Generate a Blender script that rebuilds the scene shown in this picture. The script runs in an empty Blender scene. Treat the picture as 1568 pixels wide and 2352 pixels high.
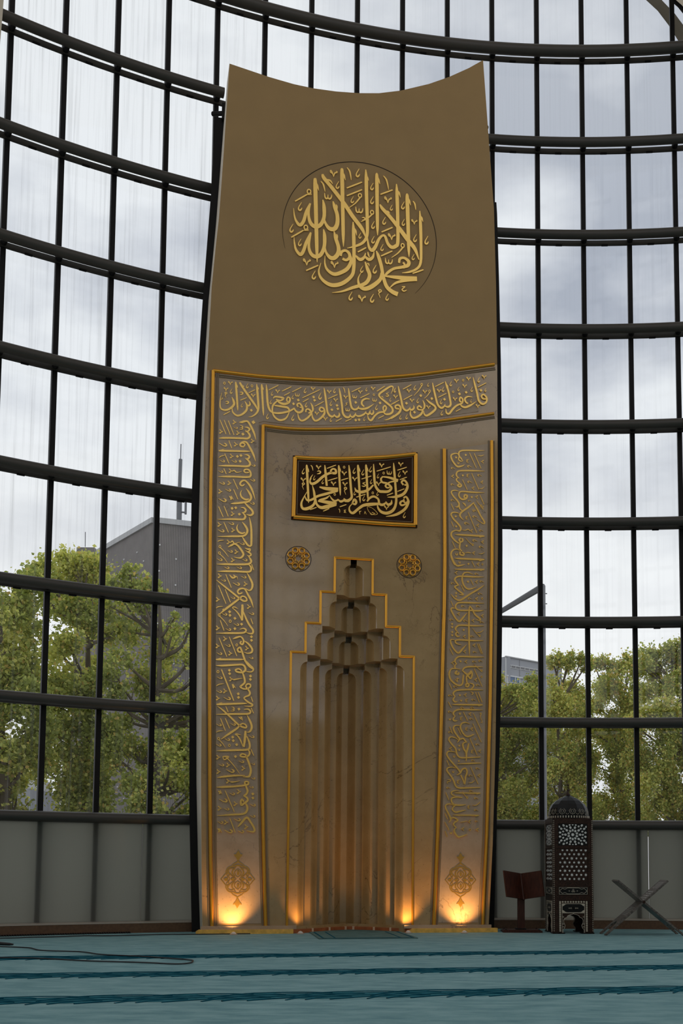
import bpy, bmesh, math, random
import numpy as np
from mathutils import Vector, Matrix
from mathutils.geometry import tessellate_polygon

# ---------------------------------------------------------------- camera, world, light
scene = bpy.context.scene
COL = scene.collection
PI = math.pi
F, PITCH, ROLL, PPX, PPY = 2420.06, 0.0845, 0.0048, 942.62, 1785.54
CAMZ = 0.81
_r0 = Vector((1, 0, 0)); _u0 = Vector((0, -math.sin(PITCH), math.cos(PITCH))); _f0 = Vector((0, math.cos(PITCH), math.sin(PITCH)))
_r = _r0 * math.cos(ROLL) + _u0 * math.sin(ROLL)
_u = -_r0 * math.sin(ROLL) + _u0 * math.cos(ROLL)
cam_data = bpy.data.cameras.new('camera')
cam = bpy.data.objects.new('camera', cam_data)
COL.objects.link(cam)
M = Matrix((( _r.x, _u.x, -_f0.x, 0), (_r.y, _u.y, -_f0.y, 0), (_r.z, _u.z, -_f0.z, CAMZ), (0, 0, 0, 1)))
cam.matrix_world = M
cam_data.sensor_fit = 'AUTO'; cam_data.sensor_width = 36.0
cam_data.lens = F / 2352 * 36.0
cam_data.shift_x = -(PPX - 784) / 2352
cam_data.shift_y = (PPY - 1176) / 2352
cam_data.clip_end = 500
scene.camera = cam

scene.view_settings.view_transform = 'Standard'
scene.view_settings.look = 'None'
scene.view_settings.gamma = 1.0
scene.view_settings.use_curve_mapping = False
scene.view_settings.exposure = 0.22
SKY = 1.0

world = bpy.data.worlds.new('overcast_sky'); scene.world = world
world.use_nodes = True
nt = world.node_tree; nt.nodes.clear()
def N(nt, t, **kw):
    n = nt.nodes.new(t)
    for k, v in kw.items(): setattr(n, k, v)
    return n
wo = N(nt, 'ShaderNodeOutputWorld'); bg = N(nt, 'ShaderNodeBackground')
tc = N(nt, 'ShaderNodeTexCoord'); mp = N(nt, 'ShaderNodeMapping')
mp.inputs['Scale'].default_value = (2.2, 2.2, 4.2); mp.inputs['Location'].default_value = (0.35, 0.2, 0.55)
ns = N(nt, 'ShaderNodeTexNoise'); ns.inputs['Scale'].default_value = 1.9; ns.inputs['Detail'].default_value = 6; ns.inputs['Roughness'].default_value = 0.5
cr = N(nt, 'ShaderNodeValToRGB')
cr.color_ramp.elements[0].position = 0.38; cr.color_ramp.elements[0].color = (0.37, 0.40, 0.475, 1)
cr.color_ramp.elements[1].position = 0.60; cr.color_ramp.elements[1].color = (0.76, 0.78, 0.82, 1)
e = cr.color_ramp.elements.new(0.47); e.color = (0.52, 0.545, 0.61, 1)
sep = N(nt, 'ShaderNodeSeparateXYZ'); rng = N(nt, 'ShaderNodeMapRange')
rng.inputs['From Min'].default_value = 0.22; rng.inputs['From Max'].default_value = 0.42; rng.inputs['To Min'].default_value = 1.0; rng.inputs['To Max'].default_value = 0.0
mx = N(nt, 'ShaderNodeMix', data_type='RGBA'); mx.inputs['B'].default_value = (0.90, 0.90, 0.91, 1)
mul = N(nt, 'ShaderNodeMath', operation='MULTIPLY'); mul.inputs[1].default_value = 0.62
rng2 = N(nt, 'ShaderNodeMapRange')
rng2.inputs['From Min'].default_value = 0.50; rng2.inputs['From Max'].default_value = 0.74; rng2.inputs['To Min'].default_value = 0.0; rng2.inputs['To Max'].default_value = 0.30
mx2 = N(nt, 'ShaderNodeMix', data_type='RGBA'); mx2.inputs['B'].default_value = (0.86, 0.87, 0.89, 1)
L = nt.links.new
L(tc.outputs['Generated'], mp.inputs['Vector']); L(mp.outputs[0], ns.inputs['Vector']); L(ns.outputs['Fac'], cr.inputs['Fac'])
L(tc.outputs['Generated'], sep.inputs[0]); L(sep.outputs['Z'], rng.inputs['Value']); L(rng.outputs[0], mul.inputs[0])
L(mul.outputs[0], mx.inputs['Factor']); L(cr.outputs[0], mx.inputs['A'])
L(sep.outputs['Z'], rng2.inputs['Value']); L(rng2.outputs[0], mx2.inputs['Factor']); L(mx.outputs['Result'], mx2.inputs['A'])
L(mx2.outputs['Result'], bg.inputs['Color']); bg.inputs['Strength'].default_value = SKY; L(bg.outputs[0], wo.inputs['Surface'])

# warm recessed floor uplights: (u, w, power, tilt towards wall, sideways lean, cone degrees)
UPLIGHTS = [(-1.42, -0.22, 21.0, 0.62, -0.10, 108), (-0.63, -0.17, 9, 0.60, 0.22, 100), (0.68, -0.17, 14.0, 0.55, -0.10, 100), (1.37, -0.23, 22.0, 0.60, 0.0, 106)]

# ---------------------------------------------------------------- helpers
def ray(px, py):
    a = px - PPX; b = py - PPY
    return _f0 + _r * (a / F) - _u * (b / F)
def at(px, py, Y):
    d = ray(px, py)
    return Vector((0, 0, CAMZ)) + d * (Y / d.y)
def tag(o, label=None, cat=None, group=None, kind=None):
    if label: o['label'] = label
    if cat: o['category'] = cat
    if group: o['group'] = group
    if kind: o['kind'] = kind
    return o
def empty(name, loc=(0, 0, 0), rz=0.0, label=None, cat=None, group=None, kind=None, parent=None):
    o = bpy.data.objects.new(name, None); o.empty_display_size = 0.1
    COL.objects.link(o); o.location = loc; o.rotation_euler = (0, 0, rz)
    if parent: o.parent = parent
    return tag(o, label, cat, group, kind)
class MB:
    """collects geometry for one mesh"""
    def __init__(s): s.v = []; s.f = []; s.m = []
    def add(s, vs, fs, mi=0):
        o = len(s.v); s.v += [tuple(p) for p in vs]
        for f in fs: s.f.append(tuple(i + o for i in f)); s.m.append(mi)
    def box(s, a, b, mi=0, R=None):
        x0, y0, z0 = a; x1, y1, z1 = b
        vs = [(x0,y0,z0),(x1,y0,z0),(x1,y1,z0),(x0,y1,z0),(x0,y0,z1),(x1,y0,z1),(x1,y1,z1),(x0,y1,z1)]
        if R: vs = [R(Vector(p)) for p in vs]
        s.add(vs, [(0,3,2,1),(4,5,6,7),(0,1,5,4),(1,2,6,5),(2,3,7,6),(3,0,4,7)], mi)
    def tube(s, pts, r, n=10, mi=0, closed=False, caps=True):
        pts = [Vector(p) for p in pts]
        rs = r if isinstance(r, (list, tuple)) else [r] * len(pts)
        rings = []; m = len(pts); prev = None
        for i, p in enumerate(pts):
            a = pts[(i - 1) % m] if (closed or i > 0) else p
            b = pts[(i + 1) % m] if (closed or i < m - 1) else p
            t = (b - a).normalized()
            up = Vector((0, 0, 1)) if abs(t.z) < 0.95 else Vector((0, 1, 0))
            if prev is None: x = t.cross(up).normalized()
            else: x = (prev - t * prev.dot(t)).normalized()
            prev = x; y = t.cross(x)
            rings.append([p + x * math.cos(2*PI*k/n) * rs[i] + y * math.sin(2*PI*k/n) * rs[i] for k in range(n)])
        vs = [q for r_ in rings for q in r_]; fs = []
        for i in range(m if closed else m - 1):
            j = (i + 1) % m
            for k in range(n):
                k2 = (k + 1) % n
                fs.append((i*n+k, i*n+k2, j*n+k2, j*n+k))
        if caps and not closed:
            fs.append(tuple(range(n))[::-1]); fs.append(tuple((m-1)*n + k for k in range(n)))
        s.add(vs, fs, mi)
    def lathe(s, prof, n=24, mi=0, c=(0, 0, 0), axis='z', phase=0.0):
        vs = []
        for r_, z in prof:
            for k in range(n):
                a = 2*PI*k/n + phase
                p = (r_*math.cos(a), r_*math.sin(a), z)
                if axis == 'y': p = (p[0], -p[2], p[1])
                vs.append((p[0]+c[0], p[1]+c[1], p[2]+c[2]))
        fs = []
        for i in range(len(prof)-1):
            for k in range(n):
                k2 = (k+1) % n; fs.append((i*n+k, i*n+k2, (i+1)*n+k2, (i+1)*n+k))
        fs.append(tuple(range(n))[::-1]); fs.append(tuple((len(prof)-1)*n+k for k in range(n)))
        s.add(vs, fs, mi)
    def prism(s, loops, w0, w1, fn=None, mi=0, back=True):
        """2D loops (first outer, rest holes) in (u,z), front face at w0, back at w1"""
        if fn is None: fn = lambda u, w, z: (u, w, z)
        flat = [p for l in loops for p in l]
        tris = tessellate_polygon([[Vector((p[0], p[1], 0)) for p in l] for l in loops])
        n = len(flat)
        vs = [fn(p[0], w0, p[1]) for p in flat] + [fn(p[0], w1, p[1]) for p in flat]
        fs = []
        for t in tris:
            a, b, c = [flat[i] for i in t]
            if (b[0]-a[0])*(c[1]-a[1]) - (b[1]-a[1])*(c[0]-a[0]) < 0: t = (t[0], t[2], t[1])
            fs.append(tuple(t))
            if back: fs.append((t[2]+n, t[1]+n, t[0]+n))
        o = 0
        for l in loops:
            m = len(l)
            for i in range(m):
                j = (i+1) % m; fs.append((o+i, o+j, o+j+n, o+i+n))
            o += m
        s.add(vs, fs, mi)
    def build(s, name, mats, parent=None, smooth=False, fix=True):
        me = bpy.data.meshes.new(name); me.from_pydata(s.v, [], s.f)
        if not isinstance(mats, (list, tuple)): mats = [mats]
        for m_ in mats: me.materials.append(m_)
        if len(mats) > 1: me.polygons.foreach_set('material_index', s.m)
        if fix:
            bm = bmesh.new(); bm.from_mesh(me)
            bmesh.ops.recalc_face_normals(bm, faces=bm.faces[:]); bm.to_mesh(me); bm.free()
        if smooth:
            me.polygons.foreach_set('use_smooth', [True]*len(me.polygons))
            try: me.set_sharp_from_angle(angle=math.radians(35))
            except Exception: pass
        me.update()
        o = bpy.data.objects.new(name, me); COL.objects.link(o)
        if parent: o.parent = parent
        return o
def copy_tree(o, parent=None):
    c = o.copy(); COL.objects.link(c); c.parent = parent
    for ch in list(o.children): copy_tree(ch, c)
    return c
def catmull(P, k=5):
    P = [tuple(map(float, p)) for p in P]
    if len(P) < 3: return P
    out = []
    for i in range(len(P)-1):
        p0 = P[max(i-1, 0)]; p1 = P[i]; p2 = P[i+1]; p3 = P[min(i+2, len(P)-1)]
        for j in range(k):
            t = j/k
            out.append(tuple(0.5*((2*b) + (c-a)*t + (2*a-5*b+4*c-d)*t*t + (3*b-a-3*c+d)*t**3) for a, b, c, d in zip(p0, p1, p2, p3)))
    out.append(P[-1]); return out

# ---------------------------------------------------------------- materials
def srgb(r, g, b):
    f = lambda c: (c/255/12.92) if c <= 10 else ((c/255+0.055)/1.055)**2.4
    return (f(r), f(g), f(b), 1)
def mat(name, col, rough=0.6, metal=0.0, noise=None, bump=None, spec=0.5, coat=0.0):
    m = bpy.data.materials.new(name); m.use_nodes = True
    nt = m.node_tree; b = nt.nodes['Principled BSDF']
    b.inputs['Base Color'].default_value = col; b.inputs['Roughness'].default_value = rough; b.inputs['Metallic'].default_value = metal
    b.inputs['Specular IOR Level'].default_value = spec; b.inputs['Coat Weight'].default_value = coat
    tc = N(nt, 'ShaderNodeTexCoord')
    if noise:   # (scale, amount, stretch)
        sc, am, st = noise
        mp = N(nt, 'ShaderNodeMapping'); mp.inputs['Scale'].default_value = st
        ns = N(nt, 'ShaderNodeTexNoise'); ns.inputs['Scale'].default_value = sc; ns.inputs['Detail'].default_value = 5
        mr = N(nt, 'ShaderNodeMapRange'); mr.inputs['From Min'].default_value = 0.3; mr.inputs['From Max'].default_value = 0.7
        mr.inputs['To Min'].default_value = 1-am; mr.inputs['To Max'].default_value = 1+am
        vm = N(nt, 'ShaderNodeVectorMath', operation='SCALE'); vm.inputs[0].default_value = col[:3]
        nt.links.new(tc.outputs['Object'], mp.inputs[0]); nt.links.new(mp.outputs[0], ns.inputs['Vector'])
        nt.links.new(ns.outputs['Fac'], mr.inputs['Value']); nt.links.new(mr.outputs[0], vm.inputs['Scale']); nt.links.new(vm.outputs[0], b.inputs['Base Color'])
    if bump:
        sc, stg, st = bump
        mp = N(nt, 'ShaderNodeMapping'); mp.inputs['Scale'].default_value = st
        ns = N(nt, 'ShaderNodeTexNoise'); ns.inputs['Scale'].default_value = sc; ns.inputs['Detail'].default_value = 3
        bp = N(nt, 'ShaderNodeBump'); bp.inputs['Strength'].default_value = stg; bp.inputs['Distance'].default_value = 0.01
        nt.links.new(tc.outputs['Object'], mp.inputs[0]); nt.links.new(mp.outputs[0], ns.inputs['Vector'])
        nt.links.new(ns.outputs['Fac'], bp.inputs['Height']); nt.links.new(bp.outputs[0], b.inputs['Normal'])
    return m
def marble(name, base, vein, rough):
    m = bpy.data.materials.new(name); m.use_nodes = True
    nt = m.node_tree; b = nt.nodes['Principled BSDF']; L = nt.links.new
    tc = N(nt, 'ShaderNodeTexCoord')
    n1 = N(nt, 'ShaderNodeTexNoise'); n1.inputs['Scale'].default_value = 1.6; n1.inputs['Detail'].default_value = 8; n1.inputs['Roughness'].default_value = 0.65
    c1 = N(nt, 'ShaderNodeValToRGB')
    c1.color_ramp.elements[0].position = 0.3; c1.color_ramp.elements[0].color = (base[0]*0.80, base[1]*0.76, base[2]*0.68, 1)
    c1.color_ramp.elements[1].position = 0.7; c1.color_ramp.elements[1].color = tuple(min(1, x*1.12) for x in base[:3]) + (1,)
    n2 = N(nt, 'ShaderNodeTexNoise'); n2.inputs['Scale'].default_value = 0.9; n2.inputs['Detail'].default_value = 9; n2.inputs['Roughness'].default_value = 0.6; n2.inputs['Distortion'].default_value = 0.6
    sub = N(nt, 'ShaderNodeMath', operation='SUBTRACT'); sub.inputs[1].default_value = 0.5
    ab = N(nt, 'ShaderNodeMath', operation='ABSOLUTE')
    mr = N(nt, 'ShaderNodeMapRange'); mr.inputs['From Min'].default_value = 0.0; mr.inputs['From Max'].default_value = 0.0055; mr.inputs['To Min'].default_value = 1; mr.inputs['To Max'].default_value = 0
    n3 = N(nt, 'ShaderNodeTexNoise'); n3.inputs['Scale'].default_value = 1.3; n3.inputs['Detail'].default_value = 2
    mr3 = N(nt, 'ShaderNodeMapRange'); mr3.inputs['From Min'].default_value = 0.44; mr3.inputs['From Max'].default_value = 0.60; mr3.inputs['To Min'].default_value = 0.0; mr3.inputs['To Max'].default_value = 0.85
    mu = N(nt, 'ShaderNodeMath', operation='MULTIPLY')
    mix = N(nt, 'ShaderNodeMix', data_type='RGBA'); mix.inputs['B'].default_value = vein
    for n in (n1, n2, n3): L(tc.outputs['Object'], n.inputs['Vector'])
    L(n1.outputs['Fac'], c1.inputs['Fac']); L(n2.outputs['Fac'], sub.inputs[0]); L(sub.outputs[0], ab.inputs[0]); L(ab.outputs[0], mr.inputs['Value'])
    L(n3.outputs['Fac'], mr3.inputs['Value']); L(mr.outputs[0], mu.inputs[0]); L(mr3.outputs[0], mu.inputs[1]); L(mu.outputs[0], mix.inputs['Factor'])
    n4 = N(nt, 'ShaderNodeTexNoise'); n4.inputs['Scale'].default_value = 45; n4.inputs['Detail'].default_value = 2; L(tc.outputs['Object'], n4.inputs['Vector'])
    mr4 = N(nt, 'ShaderNodeMapRange'); mr4.inputs['From Min'].default_value = 0.66; mr4.inputs['From Max'].default_value = 0.74; mr4.inputs['To Max'].default_value = 0.5; L(n4.outputs['Fac'], mr4.inputs['Value'])
    mix4 = N(nt, 'ShaderNodeMix', data_type='RGBA'); mix4.inputs['B'].default_value = vein
    L(c1.outputs[0], mix.inputs['A']); L(mix.outputs['Result'], mix4.inputs['A']); L(mr4.outputs[0], mix4.inputs['Factor'])
    L(mix4.outputs['Result'], b.inputs['Base Color']); b.inputs['Roughness'].default_value = rough; b.inputs['Specular IOR Level'].default_value = 1.0 if rough < 0.1 else 0.5
    return m
MT = {}
MT['paint'] = mat('tan_plaster', (0.355, 0.222, 0.088, 1), 0.75, noise=(3, 0.04, (1, 1, 1)), bump=(300, 0.15, (1, 1, 1)))
MT['edge'] = mat('pale_edge_plaster', (0.72, 0.64, 0.52, 1), 0.7)
MT['marble'] = marble('beige_marble', (0.425, 0.272, 0.118, 1), (0.09, 0.045, 0.015, 1), 0.07)
MT['band'] = marble('greige_marble', (0.45, 0.335, 0.235, 1), (0.17, 0.12, 0.08, 1), 0.4)
MT['gold'] = mat('gold_leaf', (0.86, 0.50, 0.095, 1), 0.38, 0.85, noise=(20, 0.1, (1, 1, 1)))
MT['goldtrim'] = mat('gold_moulding', (0.85, 0.42, 0.055, 1), 0.34, 0.9, noise=(3, 0.05, (1, 1, 1)))
MT['ornament'] = mat('bronze_gilding', (0.50, 0.30, 0.06, 1), 0.4, 0.6)
MT['letter'] = mat('gilded_letter', (1.0, 0.64, 0.17, 1), 0.27, 0.92)
MT['darkline'] = mat('dark_brown_line', (0.035, 0.02, 0.01, 1), 0.9)  # painted shade for the medallion edge; also colours the rosette rims
MT['brown'] = mat('dark_brown_panel', (0.050, 0.023, 0.010, 1), 0.8, noise=(12, 0.15, (1, 1, 1)), spec=0.15)
MT['fillet'] = mat('dark_stone_fillet', (0.23, 0.165, 0.10, 1), 0.5)  # even dark brown stone tone of the narrow fillets and bead
MT['steel'] = mat('painted_steel', (0.052, 0.045, 0.037, 1), 0.42, 0.0, noise=(2, 0.1, (1, 1, 1)))
MT['steel2'] = mat('dark_mullion', (0.009, 0.008, 0.008, 1), 0.6, spec=0.2)
MT['board'] = mat('brown_skirting', (0.12, 0.06, 0.028, 1), 0.5, noise=(30, 0.2, (1, 1, 1)))
MT['cap'] = mat('pale_metal_cap', (0.42, 0.36, 0.30, 1), 0.4)
MT['plinth'] = mat('yellow_marble_plinth', (0.80, 0.46, 0.09, 1), 0.35, noise=(14, 0.25, (1, 1, 1)))
MT['curb'] = mat('rust_stone', (0.36, 0.10, 0.03, 1), 0.35, noise=(14, 0.25, (1, 1, 1)))
MT['cream'] = mat('cream_stone', (0.72, 0.50, 0.34, 1), 0.4)
MT['wood'] = mat('dark_walnut', (0.032, 0.013, 0.007, 1), 0.5, noise=(90, 0.8, (1, 1, 1)), spec=0.25)
MT['redwood'] = mat('mahogany', (0.050, 0.013, 0.006, 1), 0.45, noise=(14, 0.4, (4, 1, 0.6)), spec=0.3)
MT['ebony'] = mat('black_lacquer', (0.005, 0.005, 0.005, 1), 0.42, spec=0.25)
MT['pearl'] = mat('mother_of_pearl', (0.66, 0.66, 0.63, 1), 0.25, noise=(40, 0.35, (1, 1, 1)))
MT['bone'] = mat('bone_inlay', (0.55, 0.48, 0.38, 1), 0.4)
MT['inlaywood'] = mat('carved_inlaid_wood', (0.12, 0.10, 0.085, 1), 0.4, noise=(45, 0.8, (1, 1, 1)))
MT['black'] = mat('black_rubber', (0.008, 0.008, 0.009, 1), 0.5)
MT['lens'] = mat('frosted_lamp_lens', (0.6, 0.56, 0.5, 1), 0.2)
MT['concrete'] = mat('fair_faced_concrete', (0.30, 0.26, 0.21, 1), 0.8, noise=(2, 0.1, (1, 1, 1)))
MT['shell'] = mat('beige_shell_plaster', (0.66, 0.58, 0.46, 1), 0.8)
MT['slab'] = mat('screed_floor', (0.12, 0.12, 0.11, 1), 0.9)
MT['asphalt'] = mat('outdoor_paving', (0.10, 0.10, 0.095, 1), 0.9, noise=(0.5, 0.3, (1, 1, 1)))
MT['bark'] = mat('plane_tree_bark', (0.13, 0.105, 0.075, 1), 0.9, noise=(1.5, 0.4, (1, 1, 1)))

def carpet_mat():
    m = bpy.data.materials.new('teal_carpet'); m.use_nodes = True
    nt = m.node_tree; b = nt.nodes['Principled BSDF']; L = nt.links.new
    tc = N(nt, 'ShaderNodeTexCoord'); mp = N(nt, 'ShaderNodeMapping'); mp.inputs['Rotation'].default_value = (0, 0, -math.radians(10.5)); mp.inputs['Scale'].default_value = (1.0, 2.6, 1)
    n1 = N(nt, 'ShaderNodeTexNoise'); n1.inputs['Scale'].default_value = 3.2; n1.inputs['Detail'].default_value = 8; n1.inputs['Roughness'].default_value = 0.62
    c = N(nt, 'ShaderNodeValToRGB')
    c.color_ramp.elements[0].position = 0.36; c.color_ramp.elements[0].color = (0.105, 0.238, 0.258, 1)
    c.color_ramp.elements[1].position = 0.62; c.color_ramp.elements[1].color = (0.215, 0.375, 0.385, 1)
    n2 = N(nt, 'ShaderNodeTexNoise'); n2.inputs['Scale'].default_value = 260; n2.inputs['Detail'].default_value = 2
    bp = N(nt, 'ShaderNodeBump'); bp.inputs['Strength'].default_value = 0.5; bp.inputs['Distance'].default_value = 0.006
    L(tc.outputs['Object'], mp.inputs[0]); L(mp.outputs[0], n1.inputs['Vector']); L(n1.outputs['Fac'], c.inputs['Fac']); L(c.outputs[0], b.inputs['Base Color'])
    L(tc.outputs['Object'], n2.inputs['Vector']); L(n2.outputs['Fac'], bp.inputs['Height']); L(bp.outputs[0], b.inputs['Normal'])
    b.inputs['Roughness'].default_value = 1.0; b.inputs['Specular IOR Level'].default_value = 0.1
    b.inputs['Sheen Weight'].default_value = 0.3; b.inputs['Sheen Roughness'].default_value = 0.5; b.inputs['Sheen Tint'].default_value = (0.5, 0.7, 0.72, 1)
    return m
MT['carpet'] = carpet_mat()
MT['pile'] = mat('dark_teal_pile', (0.006, 0.085, 0.125, 1), 1.0, spec=0.05, noise=(30, 0.2, (1, 1, 1)))
MT['pilemid'] = mat('teal_pile', (0.030, 0.145, 0.175, 1), 1.0, spec=0.05, noise=(12, 0.35, (1, 3, 1)))
MT['rug'] = mat('grey_teal_rug', (0.11, 0.19, 0.18, 1), 1.0, spec=0.05, noise=(6, 0.25, (1, 2, 1)))

def glass_mat(name, streak):
    m = bpy.data.materials.new(name); m.use_nodes = True
    nt = m.node_tree; nt.nodes.clear(); L = nt.links.new
    out = N(nt, 'ShaderNodeOutputMaterial'); tr = N(nt, 'ShaderNodeBsdfTransparent'); tr.inputs['Color'].default_value = (0.965, 0.975, 0.97, 1)
    gl = N(nt, 'ShaderNodeBsdfGlossy'); gl.inputs['Roughness'].default_value = 0.02
    lw = N(nt, 'ShaderNodeLayerWeight'); lw.inputs['Blend'].default_value = 0.5
    pw = N(nt, 'ShaderNodeMath', operation='POWER'); pw.inputs[1].default_value = 5.0; L(lw.outputs['Facing'], pw.inputs[0])
    fr = N(nt, 'ShaderNodeMapRange'); fr.inputs['To Min'].default_value = 0.022; fr.inputs['To Max'].default_value = 1.0; L(pw.outputs[0], fr.inputs['Value'])
    m1 = N(nt, 'ShaderNodeMixShader'); L(fr.outputs[0], m1.inputs[0]); L(tr.outputs[0], m1.inputs[1]); L(gl.outputs[0], m1.inputs[2])
    # rain streaks: thin film of dust in vertical runs
    tc = N(nt, 'ShaderNodeTexCoord'); mp = N(nt, 'ShaderNodeMapping'); mp.inputs['Scale'].default_value = (26, 26, 0.35)
    ns = N(nt, 'ShaderNodeTexNoise'); ns.inputs['Scale'].default_value = 1.0; ns.inputs['Detail'].default_value = 3; ns.inputs['Roughness'].default_value = 0.7
    mr = N(nt, 'ShaderNodeMapRange'); mr.inputs['From Min'].default_value = 0.52; mr.inputs['From Max'].default_value = 0.8; mr.inputs['To Max'].default_value = streak
    df = N(nt, 'ShaderNodeBsdfTranslucent'); df.inputs['Color'].default_value = (0.30, 0.30, 0.295, 1)
    m2 = N(nt, 'ShaderNodeMixShader')
    L(tc.outputs['Object'], mp.inputs[0]); L(mp.outputs[0], ns.inputs['Vector']); L(ns.outputs['Fac'], mr.inputs['Value']); L(mr.outputs[0], m2.inputs[0])
    L(m1.outputs[0], m2.inputs[1]); L(df.outputs[0], m2.inputs[2]); L(m2.outputs[0], out.inputs['Surface'])
    return m
MT['glass'] = glass_mat('window_glass', 0.06)
MT['glassd'] = glass_mat('rain_streaked_glass', 0.22)
def frosted():
    m = bpy.data.materials.new('frosted_glass'); m.use_nodes = True
    nt = m.node_tree; nt.nodes.clear(); L = nt.links.new
    out = N(nt, 'ShaderNodeOutputMaterial'); tl = N(nt, 'ShaderNodeBsdfTranslucent'); tl.inputs['Color'].default_value = (0.58, 0.58, 0.52, 1)
    df = N(nt, 'ShaderNodeBsdfDiffuse'); df.inputs['Color'].default_value = (0.24, 0.24, 0.22, 1)
    m1 = N(nt, 'ShaderNodeMixShader'); m1.inputs[0].default_value = 0.35; L(tl.outputs[0], m1.inputs[1]); L(df.outputs[0], m1.inputs[2])
    L(m1.outputs[0], out.inputs['Surface']); return m
MT['frost'] = frosted()
def leafmat(name, col):
    m = bpy.data.materials.new(name); m.use_nodes = True
    nt = m.node_tree; nt.nodes.clear(); L = nt.links.new
    out = N(nt, 'ShaderNodeOutputMaterial'); df = N(nt, 'ShaderNodeBsdfDiffuse'); df.inputs['Color'].default_value = col
    tl = N(nt, 'ShaderNodeBsdfTranslucent'); tl.inputs['Color'].default_value = (col[0]*1.3, col[1]*1.35, col[2]*0.8, 1)
    mx = N(nt, 'ShaderNodeMixShader'); mx.inputs[0].default_value = 0.48
    L(df.outputs[0], mx.inputs[1]); L(tl.outputs[0], mx.inputs[2]); L(mx.outputs[0], out.inputs['Surface']); return m
LEAF = [leafmat('leaf_green', (0.46, 0.50, 0.17, 1)), leafmat('leaf_yellow_green', (0.70, 0.68, 0.25, 1)), leafmat('leaf_dark', (0.31, 0.35, 0.12, 1)), leafmat('leaf_turning', (0.68, 0.50, 0.19, 1))]

# ---------------------------------------------------------------- the curved curtain wall
CX, CY, RAD, TH0, DTH, RA = 2.3277, 0.9946, 13.4064, -0.5274, 0.0488, 0.0064
ZR = 0.5706 + CAMZ; DZ = 1.4; GAP = 0.172; RT = 0.065; HT = 0.056
def wp(j, z, off=0.0):
    th = TH0 + DTH*j; r = RAD - off + RA*(z - CAMZ)
    return Vector((CX + r*math.sin(th), CY + r*math.cos(th), z))
def jat(px, z, off=GAP):
    """mullion index at which a rail at height z passes the line of sight of px"""
    lo, hi = -6.0, 16.0
    for _ in range(40):
        m = (lo+hi)/2; v = wp(m, z, off) - Vector((0, 0, CAMZ))
        x = PPX + F * v.dot(_r) / v.dot(_f0)
        if x < px: lo = m
        else: hi = m
    return lo
def struct(o): o['kind'] = 'structure'; return o
J0, J1 = -5, 18
ZTOP = ZR + DZ*9.6
ZB = 0.125   # top of the skirting
ridx = 0
LEFTEND = [452, 450, 452, 458, 469, 481, 500, 514]
for k in range(9):
    z = ZR + DZ*k
    ridx += 1
    rail = struct(empty('trim_%d' % ridx))
    rail['label'] = 'dark steel glazing rail, %s' % ('at sill height above the frosted glass' if k == 0 else 'tube and transom %d levels above the sill' % k)
    spans = [(J0, J1)] if k == 8 else [(J0, jat(LEFTEND[k], z)), (8.85, J1)]
    for a, b in spans:
        n = max(2, int((b-a)*3)); t = MB()
        rt = 0.078 if k == 8 else RT
        t.tube([wp(a + (b-a)*i/n, z, GAP) for i in range(n+1)], rt, 16)
        t.build('tube', MT['steel'], rail, smooth=True)
    tb = MB(); cl = MB(); br = MB()
    segs = [(J0, J1)] if k == 8 else [(J0, 3.2), (8.7, J1)]
    for a, b in segs:
        n = int((b-a)*2)
        for i in range(n):
            p = a + (b-a)*i/n; q = a + (b-a)*(i+1)/n
            vs = []
            for jj in (p, q):
                for off, dz in ((-0.02, -HT), (0.012, -HT+0.004), (0.012, 0.014), (-0.02, 0.020)): vs.append(wp(jj, z+dz, off))
            tb.add(vs, [(0,1,5,4), (1,2,6,5), (2,3,7,6), (3,0,4,7)])
    for j in range(J0+1, J1):
        if k < 8 and 3 < j < 9: continue
        lowrail = k < 2
        p0 = wp(j, z, 0.0); p1 = wp(j, z, GAP)
        br.tube([p0, p1], 0.04, 8)
        if (k < 8 and j == 3) or lowrail: continue
        a, b = j + 0.38, j + 0.52
        vs = [wp(jj, z+dz, off) for jj in (a, b) for off, dz in ((0.0, -HT-0.016), (0.03, -HT-0.016), (0.03, -HT), (0.0, -HT))]
        cl.add(vs, [(0,1,5,4), (1,2,6,5), (2,3,7,6), (3,0,4,7), (0,3,2,1), (4,5,6,7)])
    tb.build('transom', MT['steel'], rail); br.build('bracket', MT['steel2'], rail, smooth=True); 
    if cl.f: cl.build('drain_clip', MT['steel2'], rail)
# mullions
mi = 0
for j in range(J0, J1+1):
    ridx += 1
    m = MB(); n = 14; hw = 0.032/ (RAD*DTH) ; vs = []
    for i in range(n+1):
        z = 0.02 + (ZTOP-0.02)*i/n
        for jj, off in ((j-hw, 0.0), (j+hw, 0.0), (j+hw*0.7, -0.13), (j-hw*0.7, -0.13)): vs.append(wp(jj, z, off))
    fs = []
    for i in range(n):
        for q in range(4):
            q2 = (q+1) % 4; fs.append((i*4+q, i*4+q2, i*4+4+q2, i*4+4+q))
    m.add(vs, fs)
    o = struct(m.build('trim_%d' % ridx, MT['steel2']))
    o['label'] = 'dark vertical glazing mullion'
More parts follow.
